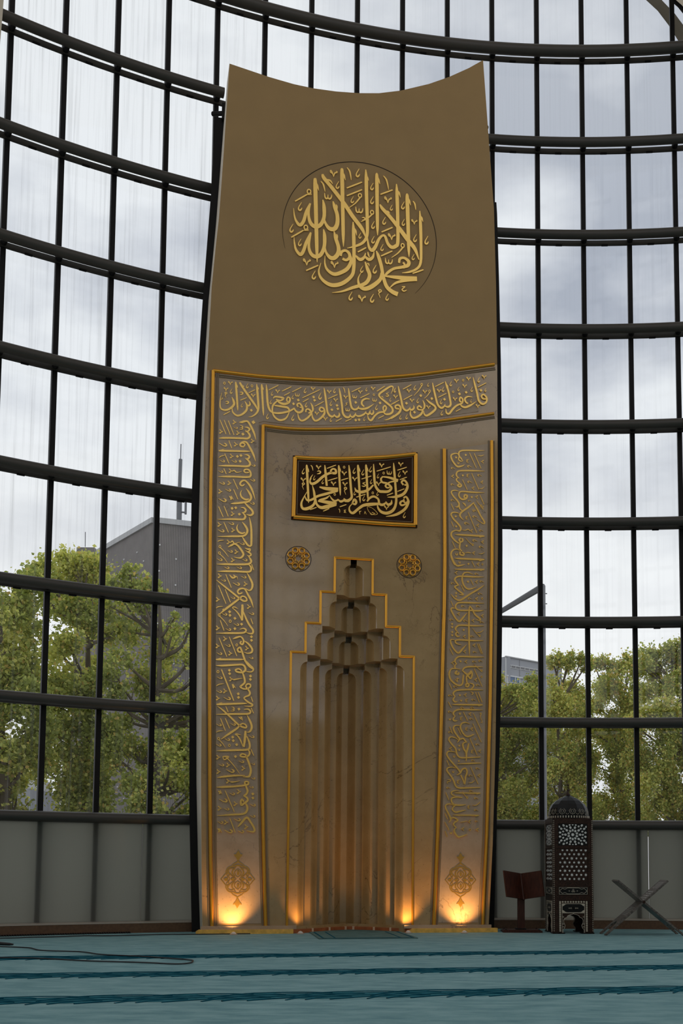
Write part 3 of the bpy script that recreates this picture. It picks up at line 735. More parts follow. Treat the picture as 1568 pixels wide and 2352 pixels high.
GLYPHS = {
'medallion': """S-560 9653 8 -557 9583 49 -539 9083 49 -525 8686 42 -519 8517 7
S-542 9590 10 -528 9548 25 -510 9485 5
S-214 9832 8 -212 9765 47 -198 9298 47 -188 8927 40 -183 8768 7
S-197 9772 10 -183 9732 23 -167 9672 5
S97 9854 13 105 9722 44 112 9449 44 123 9162 42 122 8961 39 71 8855 36 -25 8794 29 -134 8753 8
S101 9765 13 121 9746 21 137 9704 5
S242 9827 8 244 9763 44 251 9398 44 257 9099 38 260 8971 7
S258 9770 10 270 9732 22 286 9675 5
S504 9708 13 512 9572 44 522 9283 44 527 8923 44 499 8855 49 444 8834 47 395 8879 39 360 8968 34 325 8978 29 277 8922 36 229 8809 44 188 8762 47 147 8807 31 122 8947 16
S516 9616 13 540 9590 23 558 9527 5
S646 9596 8 648 9528 47 661 9159 47 671 8855 40 676 8725 7
S663 9535 10 677 9495 23 695 9435 5
S816 9377 13 826 9205 39 835 8887 36 830 8670 34 780 8578 31 682 8524 26 585 8499 7
S826 9306 13 844 9279 23 859 9230 5
S-465 9717 26 -444 9665 49 -348 9556 49 -181 9354 52 -70 9196 52 55 9039 47 100 8933 10
S-403 9649 18 -362 9640 23 -332 9601 7
S287 9399 18 322 9345 44 413 9255 47 526 9125 52 652 8967 57 751 8849 49 807 8704 10
S371 9315 18 396 9314 21 419 9292 7
S-325 9365 13 -304 9296 44 -268 9186 47 -266 9072 52 -300 8997 57 -362 8989 52 -410 9040 36 -438 9108 23
S-457 9370 13 -440 9279 44 -438 9137 44 -478 9032 49 -545 8993 52 -606 9031 47 -634 9113 36 -636 9212 31 -617 9300 21
S-617 9300 21 -666 9180 39 -701 9048 42 -747 8992 44 -795 9043 29 -819 9118 18 -829 9209 7
S-307 8960 13 -285 8870 44 -249 8761 47 -249 8675 55 -296 8606 55 -350 8600 52 -403 8658 31 -423 8740 18
S-443 8972 13 -428 8882 44 -431 8739 44 -473 8628 49 -540 8592 52 -601 8628 44 -629 8730 34 -605 8903 21
S-605 8910 21 -661 8769 39 -696 8652 42 -735 8598 44 -790 8655 31 -811 8737 21 -819 8821 7
S-284 9327 10 -272 9300 18 -268 9265 5
S-275 8928 10 -264 8901 18 -258 8866 5
S-215 8637 23 -205 8695 34 -154 8718 34 -109 8684 39 -103 8628 39 -146 8591 34 -194 8604 34
S-103 8671 34 -83 8581 42 -131 8476 49 -226 8408 49 -307 8385 47 -387 8433 34 -420 8514 21 -419 8620 5
S-62 9118 13 -54 8983 44 -46 8713 44 -47 8499 44 -76 8383 44 -197 8270 52 -333 8234 52 -448 8292 39 -497 8392 23 -471 8515 7
S-52 9041 13 -27 9001 23 -13 8938 5
S-24 8666 21 31 8619 44 83 8650 34 106 8716 10
S93 8672 21 148 8633 44 199 8670 34 216 8746 10
S134 8734 10 141 8699 21 155 8665 13
S100 8594 16 131 8505 44 160 8409 47 103 8303 47 -61 8228 39 -196 8164 23 -325 8132 5
S125 8576 13 145 8571 18 153 8539 5
S244 8761 13 272 8693 42 310 8568 44 340 8415 44 385 8291 49 462 8228 55 531 8204 60
S319 8469 34 295 8374 47 185 8269 57 90 8231 55 28 8273 39 13 8364 18 60 8462 5
S545 8631 29 556 8689 34 612 8706 34 670 8667 44 661 8611 47 584 8578 39 474 8544 34 391 8477 34 363 8432 23
S598 8565 31 619 8611 26 598 8644 26
S357 8431 18 488 8431 44 655 8432 60 783 8441 62
S767 8426 34 627 8401 39 502 8354 29 427 8282 10
f-812 9304 -659 9416 20
o-635 9457 1.82 0
S-634 9433 23 -607 9422 18 -661 9415 13
f-853 8814 -699 8927 20
o-669 8969 1.82 0
S-666 8946 23 -639 8935 18 -693 8928 13
f-149 9567 50 9674 20
f-148 9462 51 9571 20
n-112 9306 31 9467 20
n41 9131 191 9257 20
f293 9537 453 9619 20
f311 9024 456 9105 20
f306 8697 455 8783 20
n445 8691 597 8852 20
f3 8716 112 8789 20
f724 8508 867 8574 20
f-659 8391 -505 8479 20
g-148 9848 -91 9682 20
g-485 9617 -429 9481 20
g330 9798 400 9612 20
g724 9500 762 9382 20
v-322 9746 1.30 0
v391 9477 1.30 0
v742 9216 1.04 0
v443 8978 1.30 0
v-653 8509 1.30 0
v-298 8516 1.30 0
v61 8100 1.30 0
c-7 9794 1.30 0
c-269 9594 1.17 0
c181 9631 1.11 0
c183 9443 1.17 0
c-75 9418 1.04 0
c438 9374 0.91 0
c591 9422 1.17 0
c-748 9241 1.30 0
c-852 8937 1.30 0
c-744 8759 1.11 0
c29 8943 0.91 0
c199 9107 1.17 0
c344 9182 1.17 0
c598 9191 1.04 0
c201 8906 1.11 0
c754 8993 1.17 0
c907 8983 1.30 0
c319 8813 1.04 0
c730 8731 0.91 0
c-560 8343 1.30 0
c-84 8113 1.30 0
c194 8114 1.30 0
c390 8149 1.04 0
c225 8509 1.30 0
c57 8490 1.04 0
h-387 9422 1.30 0
h19 9286 1.30 0
h411 8637 1.30 0
e75 9171 1.04 0
m296 8189 1.30 0
z607 8287 1.30 0""",
'plaque': """S-620 5835 7 -617 5795 29 -604 5588 29 -593 5415 25 -589 5342 6
S-609 5799 9 -600 5775 15 -589 5740 5
S-392 5848 9 -384 5773 28 -372 5652 28 -364 5579 26
S-215 5859 7 -213 5824 26 -203 5663 26 -194 5526 22 -191 5467 6
S-205 5828 9 -197 5807 13 -187 5775 5
S-87 5869 9 -76 5772 28 -56 5552 28 -47 5455 30 -85 5413 35 -133 5402 26 -145 5436 9
S29 5884 7 31 5846 28 45 5636 28 57 5463 24 62 5389 6
S40 5849 9 49 5826 14 60 5792 5
S131 5895 7 134 5857 28 146 5661 28 157 5497 24 162 5426 6
S142 5861 9 151 5838 14 162 5803 5
S228 5908 9 235 5795 28 251 5636 30 300 5563 35 348 5556 35 421 5564 33 460 5614 28 408 5665 26 341 5679 26 325 5721 23 347 5747 14
S335 5750 14 432 5745 28 545 5712 42
S524 5705 23 445 5687 19 384 5639 23 409 5610 21 445 5625 16
S486 5943 9 495 5839 28 511 5654 28 523 5445 30 490 5332 35 411 5280 40 332 5291 35 289 5343 23 283 5404 7
S616 5662 23 591 5697 23 622 5724 26 659 5690 28 665 5628 33 616 5544 37 519 5501 33 410 5487 6
S628 5663 21 653 5665 21
S642 5429 23 605 5451 23 574 5424 26 593 5395 26 636 5410 23 672 5450 26
S617 5489 21 647 5510 23 672 5480 28 678 5431 33 630 5342 35 520 5267 33 393 5234 6
S617 5477 19 629 5453 16
S-8 5583 7 12 5542 30 82 5531 37 167 5568 30 227 5634 19
k106 5631 1.09 0
S464 5456 7 459 5410 30 416 5391 33 388 5430 12
S388 5411 21 350 5384 33 307 5394 30 291 5454 26 234 5484 28 180 5458 28 150 5413 19
S301 5393 30 204 5380 42 108 5361 37 36 5308 33 -29 5251 33 -71 5276 26 -72 5331 14 -24 5383 9
S-42 5370 16 -13 5427 30 11 5398 30 -6 5366 26 -48 5381 16
S-49 5442 21 -97 5402 33 -142 5430 9
S-139 5412 23 -186 5390 30 -226 5420 9
S-222 5406 21 -264 5391 26 -300 5419 19 -324 5457 6
S-324 5460 7 -371 5420 26 -442 5391 28 -466 5371 19
S-472 5374 16 -371 5369 42 -237 5354 44
S-242 5344 28 -346 5315 47 -429 5294 40 -483 5327 28 -508 5398 30 -524 5494 26 -545 5572 7
S-504 5399 26 -527 5324 30 -595 5273 40 -660 5267 33 -680 5326 26 -655 5400 16 -609 5488 6
S-456 5558 16 -373 5544 42 -220 5540 51
S-229 5525 28 -372 5475 33 -478 5437 30 -549 5389 28 -608 5377 23 -642 5437 9
S-558 5662 6 -576 5625 19 -552 5592 33 -493 5618 33 -410 5698 33 -327 5747 30 -256 5752 33 -256 5795 26 -292 5804 23 -316 5772 23 -292 5743 21
e-464 5743 1.09 0
S-541 5712 6 -564 5674 14 -576 5637 16
f-364 5805 -251 5857 13
f-350 5647 -231 5693 13
f-183 5665 -94 5699 13
f75 5699 201 5749 13
f268 5816 450 5887 13
f535 5848 657 5898 13
f567 5726 658 5767 13
f537 5570 628 5613 13
f403 5511 482 5547 13
f11 5459 128 5506 13
f-197 5320 -114 5355 13
f-405 5250 -328 5289 13
f-571 5257 -489 5293 13
h432 5809 0.84 0
o-147 5837 0.84 0
o359 5798 0.84 0
o221 5529 0.84 0
o-262 5476 0.84 0
v-471 5813 0.84 0
v-146 5760 0.84 0
v-12 5696 0.84 0
v-281 5616 0.84 0
v-135 5620 0.84 0
v331 5901 0.84 0
v578 5932 0.84 0
v633 5827 0.84 0
v293 5657 0.84 0
v398 5351 0.84 0
v-661 5637 0.84 0
c-662 5746 0.84 0
c-523 5671 0.67 0
c-415 5630 0.67 0
c-20 5800 0.84 0
c92 5787 0.84 0
c189 5834 0.84 0
c286 5755 0.67 0
c560 5800 0.84 0
c198 5675 0.67 0
c-10 5513 0.67 0
c107 5453 0.84 0
c282 5527 0.67 0
c628 5268 0.84 0
g-569 5832 -539 5761 13
m-658 5558 1.01 0
m-127 5535 1.09 0
d352 5516 1.09 0
d315 5468 1.09 0
d388 5473 1.09 0
d561 5652 1.09 0
d663 5544 1.09 0
d-271 5272 1.17 0
S-209 5291 9 -197 5274 9 -197 5243 5
S-119 5285 7 -143 5277 7 -125 5266 9 -143 5253 9 -113 5249 6
S49 5284 9 58 5269 7 73 5286 9
S51 5280 9 59 5239 6
S123 5283 6 115 5246 6
S123 5283 6 139 5245 6
S150 5334 5 168 5345 5 229 5321 5 284 5263 6 230 5247 5 175 5280 5 150 5334 5
S187 5257 7 217 5246 9 254 5267 7
S211 5277 7 241 5266 9""",
'band': """S-1562 6640 6 -1540 6594 26 -1534 6544 27 -1582 6488 26 -1641 6464 23 -1690 6479 18 -1704 6529 14 -1700 6608 9 -1684 6688 3
S-1683 6617 8 -1674 6614 9 -1692 6593 6
S-1517 6841 5 -1514 6809 24 -1500 6654 24 -1489 6524 21 -1484 6468 4
S-1507 6812 6 -1499 6792 12 -1489 6763 3
S-1347 6603 6 -1335 6569 21 -1353 6544 21 -1376 6561 8
S-1402 6599 6 -1374 6550 23 -1379 6486 26 -1430 6428 24 -1490 6406 23 -1539 6437 18 -1555 6479 12 -1552 6519 4
S-1468 6838 18 -1452 6811 26 -1413 6752 26 -1336 6648 27 -1266 6551 24 -1241 6496 5
S-1437 6793 8 -1422 6794 11 -1410 6784 3
S-1258 6837 6 -1250 6766 26 -1238 6641 26 -1231 6531 26 -1248 6466 23 -1302 6414 15 -1353 6399 3
S-1248 6802 6 -1236 6783 11 -1232 6764 3
S-1195 6839 5 -1193 6806 24 -1181 6635 24 -1170 6493 21 -1166 6432 4
S-1186 6809 6 -1178 6790 12 -1169 6760 3
S-1139 6840 6 -1130 6761 23 -1117 6604 26 -1093 6519 26 -1053 6485 21 -969 6482 26 -855 6515 23 -779 6563 20
S-844 6524 18 -867 6562 26 -948 6571 26 -1032 6576 14
S-1050 6665 6 -1026 6690 21 -965 6690 23 -922 6678 26 -956 6646 18 -987 6655 12
S-1010 6661 18 -964 6617 27 -902 6607 29 -851 6635 26 -838 6680 21 -864 6699 18 -880 6664 17 -863 6626 15
S-987 6647 11 -1039 6595 23 -1058 6538 20 -1049 6467 20 -1014 6415 23 -953 6392 26 -884 6426 20 -844 6512 8
S-733 6582 18 -749 6612 20 -719 6631 20 -687 6594 24 -679 6546 26 -717 6511 26 -763 6527 23 -783 6561 15
S-687 6578 15 -718 6579 14
d-1318 6488 0.72 0
d-735 6673 0.72 0
d-794 6618 0.72 0
f-1659 6401 -1579 6452 11
f-1456 6607 -1378 6646 11
f-1356 6711 -1278 6758 11
f-1107 6770 -986 6844 11
f-941 6770 -823 6841 11
f-915 6715 -840 6762 11
f-814 6772 -699 6842 11
v-1584 6819 0.72 0
v-1635 6736 0.72 0
v-1299 6683 0.72 0
v-996 6765 0.72 0
c-1571 6714 0.72 0
c-1436 6544 0.57 0
c-1373 6803 0.72 0
c-1117 6430 0.79 0
c-1078 6619 0.64 0
c-1064 6731 0.64 0
c-804 6707 0.64 0
c-652 6804 0.72 0
c-800 6437 0.86 0
c-635 6618 0.64 0
o-1655 6809 0.86 0
o-1315 6804 0.86 0
h-747 6740 0.72 0
e-1443 6694 0.93 0
e-1617 6560 0.93 0
m-1634 6661 0.86 0
S-740 6501 6 -723 6435 20 -685 6407 23 -627 6439 24 -578 6495 23 -567 6532 14
S-636 6522 17 -638 6546 18 -618 6566 21 -587 6554 23 -575 6528 23 -605 6513 20
S-580 6651 6 -556 6605 23 -550 6558 23 -567 6524 12
S-559 6525 6 -555 6469 20 -519 6421 23 -466 6445 24 -412 6506 26 -400 6555 23 -417 6593 21 -452 6598 21 -466 6569 20 -440 6547 20 -409 6560 17
S-412 6862 6 -400 6795 23 -379 6652 24 -366 6557 24 -335 6504 26 -296 6495 24 -273 6529 6
S-280 6513 18 -241 6492 24 -212 6519 23 -219 6554 5
S-220 6875 6 -204 6796 23 -181 6654 24 -168 6550 26 -132 6505 27 -89 6505 24 -70 6551 6
S-78 6526 15 -46 6509 24 -17 6531 24 -4 6568 6
S-12 6548 15 24 6527 21 71 6539 23 114 6570 21 129 6600 6
S124 6583 12 155 6562 24 176 6588 20 180 6619 5
S174 6588 14 203 6566 24 224 6592 21 219 6624 5
S-101 6886 6 -90 6814 23 -76 6711 24 -55 6632 26 -16 6610 26 23 6631 21 34 6664 6
S23 6635 15 78 6626 26 148 6646 24 231 6706 4
S175 6764 9 124 6765 20 81 6737 23 73 6692 23 105 6658 18
S449 6858 3 471 6913 11 474 6954 18 439 6955 21 368 6904 26 301 6845 24 305 6805 21 384 6743 26 456 6685 26 474 6634 26 441 6594 26 386 6583 23 358 6603 17
S325 6815 8 340 6808 11 351 6793 3
S354 6627 15 349 6667 20 373 6694 20 389 6663 20 362 6616 23 299 6598 23 244 6553 23 197 6487 26 161 6506 20 149 6553 5
S362 6501 3 426 6524 18 497 6575 23
d-542 6728 0.72 0
d-529 6687 0.72 0
d-308 6582 0.72 0
d-244 6644 0.72 0
d-233 6601 0.72 0
d-5 6705 0.72 0
d-3 6472 0.72 0
d40 6480 0.72 0
d309 6725 0.72 0
f-685 6704 -463 6833 11
f-678 6652 -604 6701 11
f-528 6607 -414 6680 11
f-359 6722 -241 6786 11
f-258 6431 -180 6481 11
f-136 6443 -56 6486 11
f-59 6839 58 6907 11
f53 6769 170 6838 11
f265 6876 369 6954 11
f448 6714 511 6750 11
f287 6518 360 6563 11
v-552 6837 0.72 0
v-346 6816 0.72 0
v-263 6715 0.72 0
v-135 6766 0.72 0
v-499 6518 0.72 0
v-390 6460 0.72 0
v52 6851 0.72 0
v216 6910 0.72 0
c-651 6804 0.72 0
c-636 6618 0.72 0
c-462 6749 1.00 0
c-321 6665 0.72 0
c-320 6453 0.64 0
c-278 6838 0.72 0
c131 6891 0.57 0
c262 6664 0.79 0
c106 6497 0.57 0
c441 6781 0.57 0
c499 6907 0.64 0
o228 6827 0.72 0
h-18 6780 0.72 0
h-106 6600 0.72 0
h238 6759 0.72 0
k400 6842 0.93 0
S-111 6692 5 -130 6682 9 -118 6667 8 -146 6649 4
g-171 6888 -143 6814 11
S450 6528 16 514 6579 25 562 6627 28 577 6682 25 548 6716 23 509 6704 21 514 6672 20 557 6667 20
S542 6971 7 557 6901 23 582 6797 25 605 6693 26 648 6653 26 687 6674 21 700 6706 5
S694 6683 18 722 6668 25 750 6697 21 744 6733 5
S705 6666 7 705 6604 21 740 6563 25 801 6586 26 853 6635 26 864 6689 20
S853 6679 18 810 6680 20 796 6705 20 818 6729 21 853 6706 21
S866 6809 7 888 6753 23 884 6708 21 858 6678 13
S910 6826 8 958 6786 26 1020 6747 26 1033 6708 26 985 6655 28 919 6609 26 884 6628 18 880 6672 5
S992 7056 7 1008 6978 23 1037 6855 25 1064 6768 26 1108 6728 26 1147 6753 20 1161 6786 5
S1147 6762 15 1196 6749 25 1233 6783 25 1222 6872 25 1204 6959 23 1178 7038 23 1160 7090 7
S1187 7043 7 1195 7030 10 1200 7008 3
S1169 6724 5 1178 6671 21 1214 6661 25 1267 6732 25 1320 6782 23 1382 6814 21 1395 6864 20 1364 6893 20 1353 6847 20 1386 6823 18
S1524 6909 7 1462 6911 18 1424 6880 23 1435 6837 23 1466 6817 18
S1576 6855 3 1497 6797 25 1426 6764 26 1377 6778 20 1364 6803 5
S1533 7178 7 1555 7090 23 1587 6967 25 1609 6870 26 1658 6829 26 1707 6856 23 1716 6915 23 1676 6958 21 1645 6936 21 1663 6901 18 1707 6901 18
d652 6750 0.74 0
d757 6640 0.74 0
d839 6869 0.74 0
d984 6842 0.74 0
d1152 6847 0.74 0
d1351 6937 0.74 0
d1440 6967 0.74 0
d1639 7012 0.74 0
f461 6725 556 6782 11
f603 6932 714 7004 11
f613 6793 724 6865 11
f1028 7006 1140 7074 11
f1068 6865 1176 6928 11
f1302 6697 1373 6742 11
f1598 7050 1710 7120 11
n749 6861 854 7008 11
n883 6833 958 6928 11
v508 6826 0.74 0
v682 6921 0.74 0
v722 6796 0.74 0
v892 6927 0.74 0
v939 6726 0.74 0
v1079 6957 0.74 0
v1291 6864 0.74 0
v1310 7112 0.74 0
v1471 7154 0.74 0
v1419 7052 0.74 0
v1681 7200 0.74 0
v1596 6797 0.74 0
c497 6914 0.67 0
c573 6558 0.67 0
c655 6573 0.74 0
c760 6969 0.74 0
c799 6799 0.74 0
c935 7024 0.59 0
c1132 6980 0.74 0
c1106 6812 0.74 0
c1117 6662 0.74 0
c1235 7065 0.74 0
c1337 7003 0.59 0
c1515 7014 0.74 0
c1609 7153 0.81 0
c1699 7026 0.59 0
c1506 6856 0.52 0
o1266 6956 0.74 0
o1399 7125 0.74 0""",
'left': """S-1466 6322 5 -1432 6327 25 -1392 6341 22 -1357 6338 22 -1315 6274 25 -1279 6198 23 -1253 6109 3
S-1426 6340 5 -1412 6345 10 -1392 6350 4
d-1289 6337 0.93 1
d-1416 6173 0.79 1
S-1397 6264 5 -1363 6264 18 -1335 6244 21 -1355 6215 19 -1389 6204 4
S-1389 6225 7 -1344 6189 23 -1330 6151 25 -1360 6122 25 -1422 6119 23 -1558 6113 22 -1660 6105 22 -1710 6096 4
f-1701 6334 -1623 6156 11
f-1650 6335 -1572 6153 11
f-1599 6332 -1525 6153 11
v-1685 6183 0.72 1
v-1524 6317 0.72 1
v-1477 6182 0.72 1
v-1502 6034 0.72 1
v-1298 6093 0.72 1
h-1438 6257 0.72 1
c-1509 6247 0.58 1
c-1658 6018 1.08 1
S-1399 6010 14 -1433 6015 22 -1449 6038 21 -1421 6067 23 -1373 6073 21 -1324 6002 25 -1282 5920 23 -1253 5833 3
S-1421 6058 18 -1390 6047 16 -1399 6017 16
f-1588 6077 -1549 5981 11
S-1710 5937 4 -1682 5939 22 -1514 5949 22 -1376 5956 19 -1316 5960 3
S-1685 5946 5 -1667 5952 11 -1642 5961 3
g-1702 5848 -1628 5886 11
f-1635 5906 -1579 5783 11
d-1479 5882 0.72 1
d-1435 5897 0.72 1
d-1444 5822 0.72 1
v-1550 5878 0.72 1
S-1394 5908 5 -1357 5910 18 -1331 5888 21 -1349 5861 19 -1383 5862 4
S-1383 5866 7 -1338 5834 23 -1322 5796 25 -1354 5765 25 -1483 5759 22 -1619 5752 22 -1710 5742 4
c-1664 5809 0.72 1
c-1518 5816 0.72 1
c-1286 5781 0.65 1
S-1332 5689 14 -1373 5682 16 -1394 5702 18 -1377 5724 19 -1336 5720 21 -1312 5683 22 -1314 5644 23 -1352 5627 23 -1515 5620 22 -1616 5614 21 -1707 5606 4
c-1678 5673 0.65 1
f-1642 5715 -1610 5647 11
v-1560 5689 0.72 1
S-1536 5684 8 -1516 5700 15 -1482 5677 11 -1421 5693 4
f-1524 5589 -1464 5463 11
c-1662 5526 0.79 1
c-1290 5592 0.72 1
c-1586 5444 0.79 1
c-1651 5312 1.08 1
c-1291 5295 0.72 1
v-1571 5533 0.72 1
v-1680 5419 0.72 1
S-1384 5532 11 -1414 5512 19 -1440 5532 21 -1419 5569 22 -1378 5579 19 -1329 5533 23 -1287 5458 23 -1250 5344 3
f-1518 5459 -1462 5336 11
S-1415 5457 3 -1433 5412 16 -1415 5364 22 -1367 5339 23 -1326 5349 16
S-1366 5481 5 -1328 5434 23 -1301 5379 26 -1312 5336 23 -1346 5312 25 -1434 5292 26 -1508 5280 23 -1549 5274 5
S-1383 5299 14 -1338 5256 23 -1290 5210 25 -1275 5169 25 -1309 5142 22 -1357 5153 4
S-1567 5367 11 -1543 5341 25 -1556 5322 7
S-1544 5373 10 -1516 5325 4
f-1696 5228 -1637 5099 11
f-1629 5237 -1576 5110 11
d-1531 5215 0.72 1
d-1487 5225 0.72 1
d-1441 5147 0.72 1
v-1523 5145 0.72 1
v-1682 4998 0.72 1
S-1426 5231 5 -1389 5232 18 -1363 5205 21 -1378 5176 21 -1411 5170 4
S-1411 5174 7 -1370 5134 23 -1376 5099 25 -1410 5083 23 -1538 5078 21 -1707 5064 4
f-1628 5033 -1569 4907 11
c-1541 5021 0.79 1
c-1660 4923 0.86 1
v-1515 4939 0.72 1
S-1453 5024 3 -1469 4973 16 -1448 4926 22 -1407 4907 22 -1366 4920 15
S-1406 5051 5 -1368 5008 23 -1340 4954 26 -1352 4904 25 -1399 4873 23 -1534 4861 22 -1699 4847 4
S-1399 4862 10 -1364 4805 23 -1329 4761 23 -1299 4749 18
S-1322 5124 3 -1304 5054 19 -1291 4950 25 -1288 4809 25 -1292 4760 22 -1316 4748 14
g-1698 4784 -1621 4806 11
v-1566 4785 0.72 1
S-1539 4780 8 -1520 4802 16 -1492 4772 12 -1428 4797 3
c-1404 4774 0.72 1
n-1563 4599 -1666 4712 11
n-1575 4526 -1671 4631 11
c-1547 4670 0.72 1
c-1670 4558 0.72 1
c-1367 4573 0.72 1
c-1584 4462 0.72 1
c-1432 4471 0.72 1
c-1376 4356 0.72 1
c-1621 4300 0.65 1
c-1462 4264 0.93 1
c-1503 4088 0.65 1
S-1572 4721 5 -1532 4748 23 -1492 4766 19 -1451 4746 22 -1403 4686 25 -1383 4638 25 -1414 4598 21 -1462 4595 12 -1502 4603 3
v-1470 4668 0.72 1
v-1512 4561 0.72 1
v-1666 4354 0.72 1
v-1351 4270 0.72 1
v-1683 4058 0.72 1
S-1366 4722 4 -1329 4711 21 -1303 4713 19 -1308 4688 16 -1335 4679 11 -1359 4694 3
S-1342 4679 5 -1304 4664 21 -1290 4640 19 -1313 4625 15 -1342 4635 3
S-1324 4628 7 -1296 4587 23 -1288 4553 25 -1325 4523 25 -1460 4511 23 -1595 4506 23 -1705 4499 4
S-1315 4513 7 -1289 4490 22 -1287 4448 23 -1323 4425 23 -1459 4423 23 -1593 4418 23 -1697 4409 4
f-1281 4525 -1253 4450 11
f-1592 4378 -1522 4216 11
S-1549 4377 7 -1511 4341 23 -1477 4354 18 -1501 4377 11
S-1481 4346 16 -1461 4361 10 -1445 4321 3
S-1337 4414 4 -1302 4356 21 -1268 4281 25 -1273 4218 22 -1306 4192 16 -1350 4214 8
S-1386 4160 14 -1426 4144 19 -1444 4175 21 -1414 4207 22 -1360 4207 19 -1318 4139 22 -1277 4065 23 -1248 3975 3
S-1706 4303 5 -1623 4241 18 -1521 4164 21 -1426 4092 22 -1371 4057 21 -1332 4066 19 -1345 4103 18 -1386 4115 18 -1419 4086 21 -1498 4019 25 -1584 3946 25 -1653 3883 8
S-1624 3930 7 -1614 3941 10 -1605 3950 3
f-1677 4235 -1582 4011 11
f-1595 4191 -1529 4031 11
g-1701 3950 -1618 3978 11
n-1553 3733 -1659 3856 11
S-1384 4012 22 -1382 3935 32 -1385 3811 25
S-1387 3811 11 -1422 3884 16 -1470 3937 12 -1504 3965 10 -1477 3975 14 -1433 3953 3
S-1369 3922 10 -1340 3847 21 -1298 3766 23 -1250 3699 23 -1256 3657 21 -1296 3654 14 -1334 3667 4
d-1536 3913 0.72 1
d-1532 3869 0.72 1
d-1471 3834 0.72 1
d-1389 3765 0.72 1
d-1469 3706 0.72 1
d-1267 3615 0.72 1
d-1265 3570 0.72 1
v-1306 3987 0.72 1
v-1676 3703 0.72 1
c-1274 3902 0.72 1
c-1453 3758 0.72 1
c-1549 3692 0.72 1
c-1599 3879 0.72 1
f-1648 3804 -1599 3676 11
f-1279 3843 -1251 3771 11
o-1527 3796 0.93 1
S-1412 3698 5 -1365 3714 16 -1334 3695 21 -1350 3666 21 -1404 3654 22 -1545 3647 22 -1695 3638 4
f-1658 3584 -1559 3354 11
f-1534 3600 -1439 3366 11
v-1587 3573 0.72 1
v-1675 3480 0.72 1
v-1320 3468 0.72 1
v-1520 3397 0.72 1
c-1552 3492 0.72 1
c-1650 3388 0.72 1
c-1268 3349 0.58 1
o-1442 3504 0.86 1
S-1493 3576 5 -1450 3596 23 -1403 3609 18 -1373 3589 19 -1360 3549 21 -1375 3515 22 -1402 3530 18 -1385 3554 18
S-1349 3556 10 -1301 3524 22 -1256 3463 23 -1262 3422 22 -1306 3406 14 -1356 3418 4
S-1380 3420 15 -1420 3422 21 -1431 3453 19 -1401 3474 21 -1373 3410 23 -1338 3315 23 -1289 3248 21 -1242 3215 15
S-1691 3313 4 -1664 3315 22 -1518 3321 22 -1397 3326 19 -1344 3329 3
S-1666 3321 5 -1649 3327 11 -1624 3335 3
S-1690 3239 4 -1604 3242 23 -1437 3259 22 -1370 3262 22 -1339 3235 23 -1335 3194 25 -1375 3167 23 -1435 3173 22 -1451 3197 18 -1409 3209 18 -1375 3183 18
S-1338 3318 16 -1290 3272 18 -1238 3219 18 -1255 3180 15 -1308 3178 10 -1329 3188 3
f-1621 3194 -1465 2813 16
o-1662 3165 0.93 1
c-1641 3090 0.72 1
c-1644 2920 0.72 1
c-1546 2838 0.93 1
g-1678 2987 -1589 3020 11
v-1504 3078 0.72 1
v-1574 2929 0.72 1
v-1659 2837 0.72 1
S-1480 3072 10 -1454 3077 15 -1367 3094 4
d-1526 3187 0.72 1
d-1522 3146 0.72 1
d-1270 3125 0.72 1
d-1270 3084 0.72 1
d-1414 2900 0.72 1
d-1410 2856 0.72 1
S-1489 3017 10 -1472 2984 25 -1478 2966 7
S-1479 3018 10 -1445 2968 4
S-1368 3169 16 -1344 3098 23 -1339 3043 23 -1379 3001 21 -1391 2987 19 -1351 2964 18 -1304 2966 18
S-1305 2969 16 -1324 2999 18 -1306 3025 19 -1272 3022 18 -1270 2991 18 -1301 2969 18
S-1298 2963 19 -1274 2922 23 -1283 2888 22 -1329 2866 18 -1341 2845 16 -1295 2805 21 -1241 2773 21 -1260 2752 16 -1342 2750 3
f-1259 2871 -1235 2807 11
f-1257 2735 -1225 2667 11
S-1674 2762 4 -1645 2764 23 -1486 2775 23 -1355 2784 20 -1298 2788 3
S-1647 2771 5 -1629 2778 12 -1602 2787 3
S-1343 2708 5 -1293 2716 18 -1263 2690 21 -1279 2662 22 -1359 2654 22 -1526 2648 21 -1675 2638 4
S-1667 2745 4 -1593 2693 18 -1491 2601 21 -1397 2516 21 -1329 2487 21 -1306 2501 18 -1330 2531 16 -1370 2530 16 -1423 2474 23 -1521 2403 25 -1609 2337 7
S-1305 2644 4 -1271 2581 22 -1244 2506 25 -1262 2445 22 -1302 2430 5
f-1561 2742 -1529 2671 11
h-1477 2711 0.72 1
d-1402 2713 0.72 1
S-1405 2617 7 -1365 2591 19 -1379 2622 7
S-1365 2622 7 -1356 2568 4
f-1621 2594 -1558 2440 11
f-1564 2596 -1509 2472 11
c-1639 2512 0.72 1
c-1470 2524 0.72 1
c-1244 2377 0.72 1
c-1536 2335 0.72 1
c-1637 2265 0.72 1
g-1667 2420 -1585 2442 11
n-1554 2233 -1635 2333 11
S-1319 2448 22 -1321 2375 30 -1335 2251 21
S-1344 2255 10 -1380 2339 16 -1414 2386 14 -1440 2399 10 -1421 2407 14 -1371 2394 3
S-1301 2382 10 -1273 2315 22 -1264 2254 23 -1291 2219 23 -1418 2210 23 -1550 2203 22 -1659 2193 4
d-1470 2367 0.72 1
d-1463 2324 0.72 1
d-1421 2277 0.72 1
d-1433 2131 0.72 1
o-1508 2265 0.86 1
f-1248 2224 -1213 2147 11
S-1285 2218 10 -1263 2186 21 -1277 2145 21 -1330 2129 21 -1376 2139 18 -1357 2164 18 -1317 2158 18 -1296 2118 22 -1268 2051 23 -1246 1970 25 -1259 1902 25 -1285 1888 21 -1345 1885 3
v-1641 2116 0.72 1
